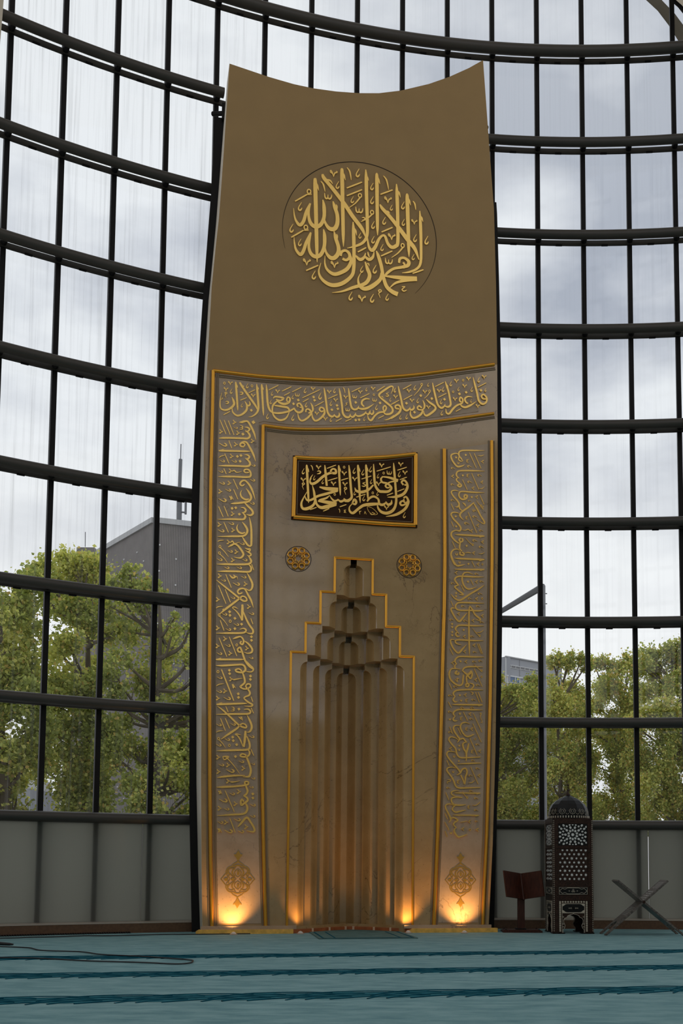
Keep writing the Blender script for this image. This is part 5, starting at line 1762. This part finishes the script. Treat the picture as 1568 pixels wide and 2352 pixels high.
for i in range(16):
    for sx in (1, -1): m.prism([[(sx*0.165+a, 0.036+0.0222*i+b) for a, b in ((-0.011, -0.0085), (0.011, -0.0085), (0.011, 0.0085), (-0.011, 0.0085))]], -h-0.0095, -h, back=False)
for i in range(56):
    for sx in (1, -1): m.box((sx*(h-0.004)-0.003, -h-0.0100, 0.03+0.0245*i), (sx*(h-0.004)+0.003, -h-0.007, 0.044+0.0245*i))
m.build('bone_inlay', MT['bone'], so)
for q in (1, 2, 3):
    c = copy_tree(so, kur); c.rotation_euler = (0, 0, q*PI/2)
m = MB(); m.box((-h-0.006, -h-0.006, HB), (h+0.006, h+0.006, HB+0.012)); m.build('top_board', MT['wood'], kur)
for sx in (1, -1):
    for sy in (1, -1): m = MB(); m.box((sx*(h-0.06)-0.075, sy*(h-0.06)-0.075, 0.0), (sx*(h-0.06)+0.075, sy*(h-0.06)+0.075, 0.014)); m.build('foot', MT['ebony'], kur)
m = MB(); m.lathe([(0.262, HB+0.012), (0.262, HB+0.05), (0.250, HB+0.055), (0.252, HB+0.09), (0.240, HB+0.14), (0.212, HB+0.19), (0.165, HB+0.235), (0.105, HB+0.272), (0.05, HB+0.298), (0.004, HB+0.318)], 12, phase=PI/12)
dm = m.build('dome', MT['ebony'], kur)
m = MB()
for i in range(48):
    a = 2*PI*(i+0.5)/48; c_, s_ = math.cos(a), math.sin(a)
    m.box((-0.006, -0.006, HB+0.018), (0.006, 0.006, HB+0.044), R=lambda p, c_=c_, s_=s_: Vector((0.258*c_ + p.x*c_ - p.y*s_, 0.258*s_ + p.x*s_ + p.y*c_, p.z)))
for i in range(12):
    a = 2*PI*i/12
    for st in ([(-0.03, 0.075), (-0.042, 0.105), (-0.02, 0.13), (0, 0.165), (0.02, 0.13), (0.042, 0.105), (0.03, 0.075), (0, 0.062), (-0.03, 0.075)], [(-0.014, 0.085), (-0.02, 0.11), (0, 0.12), (0.02, 0.11), (0.014, 0.085)], [(0, 0.07), (0, 0.15)], [(-0.06, 0.06), (-0.05, 0.075)], [(0.06, 0.06), (0.05, 0.075)]):
        P = []
        for x, z in st:
            rr_ = 0.2455 if z < 0.09 else 0.2455 - (z-0.09)*0.30 if z < 0.14 else 0.2305-(z-0.14)*0.62
            P.append((rr_*math.cos(a) - x*math.sin(a), rr_*math.sin(a) + x*math.cos(a), HB+z))
        m.tube(P, 0.0022, 4)
m.build('dome_inlay', MT['bone'], dm)
m = MB(); m.lathe([(0.030, HB+0.310), (0.026, HB+0.325), (0.012, HB+0.34), (0.008, HB+0.365), (0.014, HB+0.375), (0.007, HB+0.385), (0.007, HB+0.40), (0.012, HB+0.408), (0.006, HB+0.416), (0.006, HB+0.428), (0.015, HB+0.437), (0.010, HB+0.449), (0.001, HB+0.462)], 14)
m.build('finial', MT['wood'], kur, smooth=True)

# ---------------------------------------------------------------- book stand on a post
bs = empty('book_stand', at(1196, 2136, 13.35) * 1, label='dark red wooden book stand on a square post left of the inlaid cabinet', cat='book stand'); bs.location.z = 0
bp = bs.location
def bl(px, py, Y): v = at(px, py, Y); return Vector((v.x-bp.x, v.y-bp.y, v.z))
m = MB(); m.box((-0.24, -0.17, 0.0), (0.25, 0.17, 0.022)); m.box((-0.22, -0.15, 0.022), (0.23, 0.15, 0.032)); m.build('base', MT['redwood'], bs)
for x, y in ((-0.2, -0.14), (0.21, -0.14), (-0.2, 0.14), (0.21, 0.14)): m = MB(); m.lathe([(0.012, 0.032), (0.010, 0.040), (0.002, 0.043)], 8, c=(x, y, 0)); m.build('base_stud', MT['ebony'], bs)
m = MB()
m.box((-0.07, -0.06, 0.032), (0.06, 0.06, 0.048)); m.build('base_fitting', MT['ebony'], bs)
m = MB(); m.box((-0.042, -0.035, 0.04), (0.045, 0.035, 0.44)); m.build('post', MT['redwood'], bs)
for k, cs in enumerate((((1154.3, 2000, 13.16), (1195, 2007, 13.40), (1202, 2066, 13.28), (1161.5, 2060, 13.04)), ((1195, 2007, 13.40), (1243.5, 2000, 13.16), (1251, 2059, 13.04), (1202, 2066, 13.28)))):
    v = [bl(*c) for c in cs]; n_ = (v[1]-v[0]).cross(v[3]-v[0]).normalized()*0.016
    m = MB(); m.add(v + [p - n_ for p in v], [(0,1,2,3), (7,6,5,4), (0,4,5,1), (1,5,6,2), (2,6,7,3), (3,7,4,0)]); m.build('book_rest', MT['redwood'], bs)
m = MB(); a, b = bl(1195.5, 2007, 13.38), bl(1202.5, 2067, 13.26); m.tube([a, b], 0.017, 8); m.build('spine', MT['redwood'], bs, smooth=True)

# ---------------------------------------------------------------- folding X-shaped reading stand
xs = empty('folding_reading_stand', (2.8, 12.9, 0), label='X-shaped folding Quran reading stand of carved inlaid wood, rightmost on the carpet', cat='reading stand')
def board(p0, p1, y0, y1, mats, name):
    a = Vector((p0[0], 0, p0[1])); b = Vector((p1[0], 0, p1[1])); L_ = (b-a).length; d = (b-a)/L_; n_ = Vector((-d.z, 0, d.x))*0.011
    w = y1-y0
    # board outline in (s along the board, t across), leg cut-out at the foot, notched tip at the top
    out = [(0, 0), (0, w), (L_, w), (L_, w-0.055), (L_-0.10, w-0.07), (L_-0.20, w-0.11), (L_-0.245, w/2), (L_-0.20, 0.11), (L_-0.10, 0.07), (L_, 0.055), (L_, 0)]
    m = MB(); m.prism([out], 0, 1, lambda s_, q, t: tuple(a + d*s_ + Vector((0, y0+t, 0)) + (n_ if q == 0 else -n_)))
    o = m.build(name, mats, xs)
    m = MB()
    def P(s_, t, q): return a + d*s_ + Vector((0, y0+t, 0)) + n_*q
    for sgn in (1.06, -1.06):
        for s0, s1 in ((0.04, 0.16), (0.20, 0.42), (0.50, 0.66)):
            for k in range(6):
                for q in range(4):
                    u0 = s0 + (s1-s0)*k/6+0.004; u1 = s0+(s1-s0)*(k+0.75)/6; t0 = 0.05+(w-0.1)*q/4+0.006; t1 = 0.05+(w-0.1)*(q+0.8)/4
                    m.add([P(u0, (t0+t1)/2, sgn), P((u0+u1)/2, t1, sgn), P(u1, (t0+t1)/2, sgn), P((u0+u1)/2, t0, sgn)], [(0,1,2,3)])
    m.build('shell_inlay', MT['pearl'], o)
OX = 2.8; OY = 12.9
board((2.495-OX, 0.655), (3.285-OX, 0.0), 12.70-OY, 13.08-OY, MT['inlaywood'], 'crossed_board')
board((3.095-OX, 0.655), (2.335-OX, 0.0), 12.70-OY, 13.08-OY, MT['inlaywood'], 'crossed_board')
m = MB(); cxp = Vector((2.80-OX, 0, 0.40)); m.tube([cxp + Vector((0, -0.21, 0)), cxp + Vector((0, 0.19, 0))], 0.018, 10); m.build('hinge', MT['wood'], xs, smooth=True)

# ---------------------------------------------------------------- cables and microphone
def cable(pts, name, label, r=0.0065):
    P = catmull([(x, y, r+0.003) for x, y in pts], 6); o = Vector((pts[0][0], pts[0][1], 0))
    m = MB(); m.tube([Vector(p)-o for p in P], r, 6); ob = m.build(name, MT['black'], None, smooth=True); ob.location = o
    return tag(ob, label, 'cable')
cable([(-5.4, 11.55), (-4.479, 11.633), (-4.215, 11.80), (-3.989, 11.874), (-3.70, 12.08), (-3.40, 12.12), (-2.831, 12.40), (-2.629, 12.42), (-2.2, 12.52), (-1.89, 12.60)], 'floor_cable', 'thin black cable running along the carpet towards the foot of the niche wall')
cable([(-4.15, 10.46), (-4.019, 10.447), (-3.69, 10.306), (-3.461, 10.011), (-3.047, 9.864), (-2.762, 9.576), (-2.389, 9.418), (-2.074, 9.221), (-1.865, 9.067), (-1.823, 8.95), (-1.816, 8.795), (-1.916, 8.70), (-2.198, 8.814), (-2.705, 8.943), (-3.184, 9.161), (-3.538, 9.205), (-4.4, 9.25)], 'looped_cable', 'black cable lying in a long narrow loop on the carpet')
mc_ = empty('microphone', (-4.28, 10.62, 0.03), math.radians(-8), label='black microphone lying on the carpet at the left edge beside the cables', cat='microphone')
m = MB(); m.tube([(-0.22, 0, 0.0), (0.02, 0, 0.0), (0.16, 0, 0.0), (0.30, 0.01, -0.008), (0.34, 0.01, -0.01)], [0.022, 0.026, 0.020, 0.014, 0.008], 14); m.build('body', MT['black'], mc_, smooth=True)
m = MB(); m.tube([(-0.34, 0, 0.008), (-0.32, 0, 0.008), (-0.26, 0, 0.008), (-0.22, 0, 0.004)], [0.018, 0.034, 0.034, 0.022], 14); m.build('grille_head', MT['steel2'], mc_, smooth=True)

# ---------------------------------------------------------------- outside
GZ = -4.0
m = MB(); m.box((-140, 16, GZ-0.5), (140, 220, GZ)); o = struct(m.build('ground', MT['asphalt'])); o['label'] = 'paved ground outside the hall'
def facade_mat(name, col, scale, amt):
    m = bpy.data.materials.new(name); m.use_nodes = True; nt = m.node_tree; b = nt.nodes['Principled BSDF']; b.inputs['Roughness'].default_value = 0.85
    tc = N(nt, 'ShaderNodeTexCoord'); wv = N(nt, 'ShaderNodeTexWave', wave_type='BANDS', bands_direction='X'); wv.inputs['Scale'].default_value = scale; wv.inputs['Distortion'].default_value = 0.0
    mr = N(nt, 'ShaderNodeMapRange'); mr.inputs['To Min'].default_value = 1-amt; mr.inputs['To Max'].default_value = 1+amt*0.6
    ns = N(nt, 'ShaderNodeTexNoise'); ns.inputs['Scale'].default_value = 1.2; ns.inputs['Detail'].default_value = 6
    mr2 = N(nt, 'ShaderNodeMapRange'); mr2.inputs['To Min'].default_value = 0.75; mr2.inputs['To Max'].default_value = 1.25
    mu = N(nt, 'ShaderNodeMath', operation='MULTIPLY'); vm = N(nt, 'ShaderNodeVectorMath', operation='SCALE'); vm.inputs[0].default_value = col
    L = nt.links.new; L(tc.outputs['Object'], wv.inputs['Vector']); L(wv.outputs['Color'], mr.inputs['Value']); L(tc.outputs['Object'], ns.inputs['Vector']); L(ns.outputs['Fac'], mr2.inputs['Value'])
    L(mr.outputs[0], mu.inputs[0]); L(mr2.outputs[0], mu.inputs[1]); L(mu.outputs[0], vm.inputs['Scale']); L(vm.outputs[0], b.inputs['Base Color']); return m
MT['ribbed'] = facade_mat('ribbed_concrete', (0.225, 0.205, 0.195), 3.2, 0.4)
MT['gpanel'] = mat('grey_metal_cladding', (0.36, 0.37, 0.40, 1), 0.6)
MT['white'] = mat('white_frame', (0.7, 0.7, 0.7, 1), 0.5)
MT['bluegl'] = mat('blue_window', (0.10, 0.17, 0.30, 1), 0.15)
MT['dgl'] = mat('dark_window', (0.16, 0.16, 0.17, 1), 0.3)
MT['galv'] = mat('galvanised_steel', (0.16, 0.165, 0.175, 1), 0.5, 0.3)
MT['roofedge'] = mat('light_roof_flashing', (0.48, 0.48, 0.48, 1), 0.6)
# ribbed concrete block on the left
zt = at(352, 1200, 60).z
pA, pB, pC = at(225, 1264, 66.4), at(352, 1197, 60), at(560, 1224, 61.8)
hb = empty('ribbed_building', (pB.x, pB.y, GZ), label='windowless ribbed concrete building with rooftop mast behind the left trees', cat='building')
def wallseg(p, q, z0, z1, th, material, name, parent):
    d = Vector((q.x-p.x, q.y-p.y, 0)); l = d.length; a = math.atan2(d.y, d.x); m = MB(); m.box((0, 0, 0), (l, th, z1-z0)); o = m.build(name, material, parent)
    o.location = (p.x-pB0.x, p.y-pB0.y, z0-pB0.z); o.rotation_euler = (0, 0, a); return o, l
pB0 = Vector((pB.x, pB.y, GZ))
w1, l1 = wallseg(pA, pB, GZ, zt, 0.6, MT['ribbed'], 'ribbed_wall', hb)
w2, l2 = wallseg(pB, pC, GZ, zt, 0.6, MT['ribbed'], 'ribbed_wall', hb)
for w_, l_ in ((w1, l1), (w2, l2)):
    m = MB(); rr_ = 0
    for i in range(int(l_/0.95)):
        for k in range(12):
            x = 0.4 + i*0.95; z = zt-GZ-1.3-k*1.55 - (0.75 if i % 2 else 0)
            m.lathe([(0.055, 0), (0.05, 0.05)], 6, c=(x, -0.0, z), axis='y')
    m.build('bolt_heads', MT['white'], w_)
    m = MB(); m.box((0, -0.12, zt-GZ-0.02), (l_, 0.7, zt-GZ+0.30)); m.build('roof_edge', MT['roofedge'], w_)
    m = MB(); m.box((0, -0.03, zt-GZ-8.2), (l_, 0.0, zt-GZ-8.0)); m.build('joint', MT['dgl'], w_)
ms = at(412, 1205, 62); ml = lambda px, py: at(px, py, 62) - pB0
m = MB(); m.tube([ml(411, 1204), ml(412, 1130)], 0.16, 8); m.tube([ml(412, 1130), ml(414.5, 1055)], 0.11, 8); m.tube([ml(414.5, 1055), ml(415.5, 1020)], 0.03, 6)
m.tube([ml(413, 1176), ml(425, 1177), ml(426, 1178)], 0.05, 6); m.tube([ml(426, 1181), ml(426.5, 1154)], 0.07, 6)
m.build('rooftop_mast', MT['galv'], hb, smooth=True)
# distant block with a whip aerial
db = empty('distant_block', at(195, 1300, 120), label='small distant grey block with a thin aerial above the left trees', cat='building')
o0 = at(195, 1300, 120); m = MB(); a = at(176, 1257, 120)-o0; b = at(212, 1420, 120)-o0; m.box((a.x, 0, GZ-o0.z), (b.x, 8, a.z)); m.build('block', MT['ribbed'], db)
m = MB(); m.tube([at(195.5, 1256, 120)-o0, at(195.8, 1222, 120)-o0], 0.05, 5); m.build('aerial', MT['galv'], db)
# pale low building with a louvre, lower left
lb = empty('pale_low_building', (0, 52, GZ), label='pale wall with striped louvre glimpsed behind the lower left trees', cat='building')
q0 = at(-120, 1780, 52); q1 = at(24, 1860, 52)
m = MB(); m.box((q0.x, 0, 0), (q1.x, 6, at(0, 1776, 52).z-GZ)); m.build('wall', MT['white'], lb)
m = MB(); lx0 = at(-14, 1780, 52).x; lx1 = at(13, 1780, 52).x
for k in range(6): m.box((lx0, -0.12, at(0, 1788+k*4, 52).z-GZ-0.02), (lx1, 0.0, at(0, 1788+k*4, 52).z-GZ+0.03))
m.build('louvre', MT['black'], lb)
m = MB(); m.box((at(25, 1800, 52).x, 0.5, 0), (at(62, 1800, 52).x, 5, at(0, 1808, 52).z-GZ)); m.build('blue_annex', MT['gpanel'], lb)
# grey clad building on the right
gb0 = Vector((at(1160, 1508, 80).x, 80, GZ)); gb = empty('grey_clad_building', gb0, label='grey metal-clad building with strip windows and blue glass behind the right trees', cat='building')
zt2 = at(1160, 1508, 80).z
pr = at(1290, 1520, 84); pl_ = at(1120, 1516, 86)
pB0 = gb0
wr, lr = wallseg(at(1160, 1508, 80), pr, GZ, zt2, 0.4, MT['gpanel'], 'clad_wall', gb)
wl_, ll_ = wallseg(pl_, at(1160, 1508, 80), GZ, zt2-0.0, 0.4, MT['gpanel'], 'clad_wall', gb)
S_ = 80/2420
def rb(name, x0, z0, x1, z1, th, material): m = MB(); m.box((x0*S_, -th, zt2-GZ-z1*S_), (x1*S_, 0.02, zt2-GZ-z0*S_)); return m.build(name, material, wr)
rb('roof_edge', -1, -1.5, 135, 1.0, 0.12, MT['roofedge'])
for i in range(7): rb('strip_window_frame', 3+15*i, 17.5, 17+15*i, 25, 0.05, MT['white']); rb('strip_window', 4.2+15*i, 19, 15.8+15*i, 23.5, 0.08, MT['dgl'])
rb('corner_post', 0, 2, 1.5, 110, 0.06, MT['white'])
for x in (3, 28.5, 43): rb('window_frame', x, 46, x+1.6, 72, 0.12, MT['white'])
rb('window_frame', 2, 43.5, 60, 46, 0.14, MT['white']); rb('blue_window', 4, 46, 44, 68, 0.06, MT['bluegl']); rb('window_frame', 2, 62, 60, 63.2, 0.5, MT['white']); rb('panel_joint', 46, 2, 46.6, 43, 0.02, MT['dgl'])
# lamp post with a slanting arm
lp0 = at(1246.5, 1600, 24); lp = empty('lamp_post', (lp0.x, lp0.y, GZ), label='grey steel lamp post with slanting arm outside the right windows', cat='lamp post')
q = lambda px, py: at(px, py, 24) - Vector((lp0.x, lp0.y, GZ))
zt3 = q(1246, 1342).z
m = MB(); m.tube([(0, 0, 0), (0, 0, zt3-0.04), (0, 0, zt3)], [0.085, 0.072, 0.05], 12); m.build('pole', MT['galv'], lp, smooth=True)
m = MB(); m.tube([q(1243, 1349), q(1110, 1428)], [0.078, 0.05], 10); m.build('arm', MT['galv'], lp, smooth=True)
m = MB()
for z in (zt3-0.22, zt3-0.46): m.tube([(-0.11, 0, z), (0.11, 0, z)], 0.012, 6)
m.build('bolt', MT['galv'], lp)

# trees: leaf clumps on branching limbs
def tree(name, label, base, clumps, leaf, nper, rnd_seed, mix, trunk_r, group, dens=2.6):
    rng_ = np.random.default_rng(rnd_seed)
    t = empty(name, base, label=label, cat='tree', group=group)
    b = Vector(base)
    cs = [(at(px, py, Y), r*Y/F) for px, py, r, Y in clumps]
    V = []
    for c, r in cs:
        # sub-tufts within each clump make an uneven outline
        nt_ = 9; tuft = rng_.normal(size=(nt_, 3)); tuft /= np.linalg.norm(tuft, axis=1)[:, None]; tuft *= (rng_.uniform(0.25, 0.95, nt_)**0.6)[:, None]*r
        tuft[:, 1] *= 0.8
        n = int(nper*r*r*dens)
        k = rng_.integers(0, nt_, n); p = tuft[k] + rng_.normal(size=(n, 3))*r*rng_.choice([0.20, 0.38], n)[:, None]
        V.append(p + np.array(c)[None, :])
    P = np.concatenate(V) - np.array(b)[None, :]; n = len(P)
    a = rng_.normal(size=(n, 3)); a /= np.linalg.norm(a, axis=1)[:, None]
    q_ = rng_.normal(size=(n, 3)); q_ -= a*(a*q_).sum(1)[:, None]; q_ /= np.linalg.norm(q_, axis=1)[:, None]
    nn = np.cross(a, q_); s = leaf*rng_.uniform(0.6, 1.3, n)[:, None]
    v = np.stack([P - a*s*0.5, P + q_*s*0.42 + nn*s*0.10, P + a*s*0.6, P - q_*s*0.42 + nn*s*0.10], 1).reshape(-1, 3)
    me = bpy.data.meshes.new('foliage'); me.vertices.add(4*n); me.vertices.foreach_set('co', v.ravel())
    me.loops.add(4*n); me.loops.foreach_set('vertex_index', np.arange(4*n)); me.polygons.add(n); me.polygons.foreach_set('loop_start', np.arange(n)*4); me.polygons.foreach_set('loop_total', np.full(n, 4))
    for l_ in LEAF: me.materials.append(l_)
    # colour follows patches of the crown
    ph = np.sin(P[:, 0]*1.3+rnd_seed)+np.sin(P[:, 2]*1.7+1.0)+np.sin(P[:, 1]*1.1)
    pr_ = np.array(mix)[None, :]*np.stack([np.ones(n), np.exp(0.5*ph), np.exp(-0.5*ph), np.exp(0.4*np.cos(P[:, 0]*2.1))], 1); pr_ = np.cumsum(pr_/pr_.sum(1)[:, None], 1)
    me.polygons.foreach_set('material_index', (rng_.random(n)[:, None] > pr_).sum(1).clip(0, 3).astype(np.int32))
    me.update(); me.validate(); o = bpy.data.objects.new('foliage', me); COL.objects.link(o); o.parent = t
    rnd = random.Random(rnd_seed); m = MB()
    top = max(c.z for c, r in cs) - b.z; th = top*0.62
    tr = [Vector((0, 0, 0)), Vector((rnd.uniform(-.15, .15), 0, th*0.45)), Vector((rnd.uniform(-.4, .4), 0, th*0.8)), Vector((rnd.uniform(-.5, .5), 0, top*0.85))]
    TP = [Vector(p) for p in catmull([tuple(p) for p in tr], 5)]
    m.tube(TP, [trunk_r*(1.1-0.9*i/(len(TP)-1)) for i in range(len(TP))], 10)
    for c, r in cs:
        e = c - b; cand = [p for p in TP if p.z < e.z - 0.25*abs(e.x-p.x)] or [TP[0]]
        s0 = cand[-1] if len(cand) else TP[0]
        mid = s0.lerp(e, 0.5) + Vector((rnd.uniform(-.2, .2), rnd.uniform(-.2, .2), rnd.uniform(-0.35, 0.0)))
        Q = [Vector(p) for p in catmull([tuple(s0), tuple(mid), tuple(e)], 4)]
        r0 = trunk_r*0.32; m.tube(Q, [r0*(1-0.8*i/(len(Q)-1)) for i in range(len(Q))], 6)
        for _ in range(4):
            d = Vector((rnd.gauss(0, 1), rnd.gauss(0, 1), rnd.gauss(0.5, 0.8))).normalized()*r*0.9
            s1 = Q[rnd.randrange(len(Q)//2, len(Q))]
            m.tube([s1, s1 + d*0.5 + Vector((0, 0, 0.05)), e + d], [r0*0.25, r0*0.16, r0*0.06], 4)
    m.build('trunk_and_branches', MT['bark'], t, smooth=True)
    return t
def gb(px, Y): v = at(px, 1900, Y); return (v.x, v.y, GZ)
rs = random.Random(5)
def fill(x0, x1, y0, y1, step, r, Y, topf, jit=0.4):
    out = []; y = y0
    while y < y1:
        x = x0 + rs.uniform(0, step)
        while x < x1:
            if y > topf(x): out.append((x+rs.uniform(-jit, jit)*step, y+rs.uniform(-jit, jit)*step, r*rs.uniform(0.75, 1.2), Y+rs.uniform(-2.2, 2.2)))
            x += step
        y += step*0.85
    return out
LT = 'tall plane trees outside the left windows'
c1 = [(95, 1300, 26, 34), (75, 1322, 22, 34), (108, 1330, 32, 34.5), (160, 1290, 34, 35), (205, 1292, 30, 35), (180, 1330, 46, 35.5), (225, 1310, 22, 35)]
c1 += fill(100, 255, 1370, 1900, 62, 42, 34.5, lambda x: 1340)
tree('plane_tree', 'yellow-green plane tree with the highest crown, left of the ribbed building', gb(196, 34.5), c1, 0.12, 1600, 3, (1.0, 1.1, 0.9, 0.16), 0.30, LT)
c2 = fill(-160, 92, 1345, 1900, 60, 40, 31, lambda x: 1335 + max(0, (x-60))*0.2)
tree('plane_tree', 'dense green plane tree at the left edge of the photo', gb(-20, 31), c2, 0.12, 1600, 8, (1.1, 1.0, 1.0, 0.18), 0.34, LT)
c3 = [(297, 1310, 20, 33), (290, 1335, 34, 33), (325, 1348, 32, 33.5), (262, 1352, 24, 33), (365, 1358, 20, 33), (402, 1418, 12, 32.5), (398, 1445, 18, 32.5), (436, 1440, 14, 32.5)]
c3 += fill(262, 640, 1395, 1900, 60, 35, 33, lambda x: 1380 if x < 330 else 1480 if x < 480 else 1520)
tree('plane_tree', 'open plane tree in front of the ribbed building, beside the niche wall', gb(345, 33), c3, 0.115, 1000, 12, (1.0, 0.95, 1.0, 0.2), 0.26, LT)
RT_ = 'round-crowned trees outside the right windows'
def topr(x): return 1562 if x < 1250 else 1535
specs = [(960, 1262, 46, 'leafy tree in front of the grey clad building', [(1165, 1590, 22, 46), (1200, 1598, 26, 46), (1232, 1582, 26, 46), (1150, 1560, 12, 45), (1215, 1560, 9, 46)], lambda x: 1600, 21),
         (1262, 1352, 44, 'bushy tree right of the lamp post', [(1270, 1520, 16, 44), (1285, 1512, 14, 44), (1312, 1505, 12, 44), (1300, 1530, 24, 44), (1335, 1515, 14, 44), (1345, 1530, 18, 44)], lambda x: 1545, 22),
         (1352, 1466, 47, 'round green tree in the middle of the right windows', [(1365, 1522, 14, 47), (1385, 1520, 18, 47), (1400, 1528, 14, 47), (1440, 1515, 16, 47), (1428, 1530, 20, 47), (1460, 1522, 14, 47)], lambda x: 1545, 23),
         (1466, 1700, 43, 'tallest yellowing tree at the right edge of the photo', [(1485, 1508, 22, 43), (1505, 1512, 20, 43), (1480, 1530, 20, 43), (1540, 1490, 22, 43), (1555, 1480, 18, 43), (1548, 1515, 28, 43), (1590, 1500, 30, 43)], lambda x: 1538, 24)]
for x0, x1, Y, lab, extra, tf, sd in specs:
    cl_ = extra + fill(x0, x1, 1545, 1910, 44, 31, Y, tf)
    tree('broadleaf_tree', lab, gb((x0+x1)/2, Y), cl_, 0.105, 1050, sd, (0.9, 1.5, 0.6, 0.45), 0.22, RT_, 4.6)
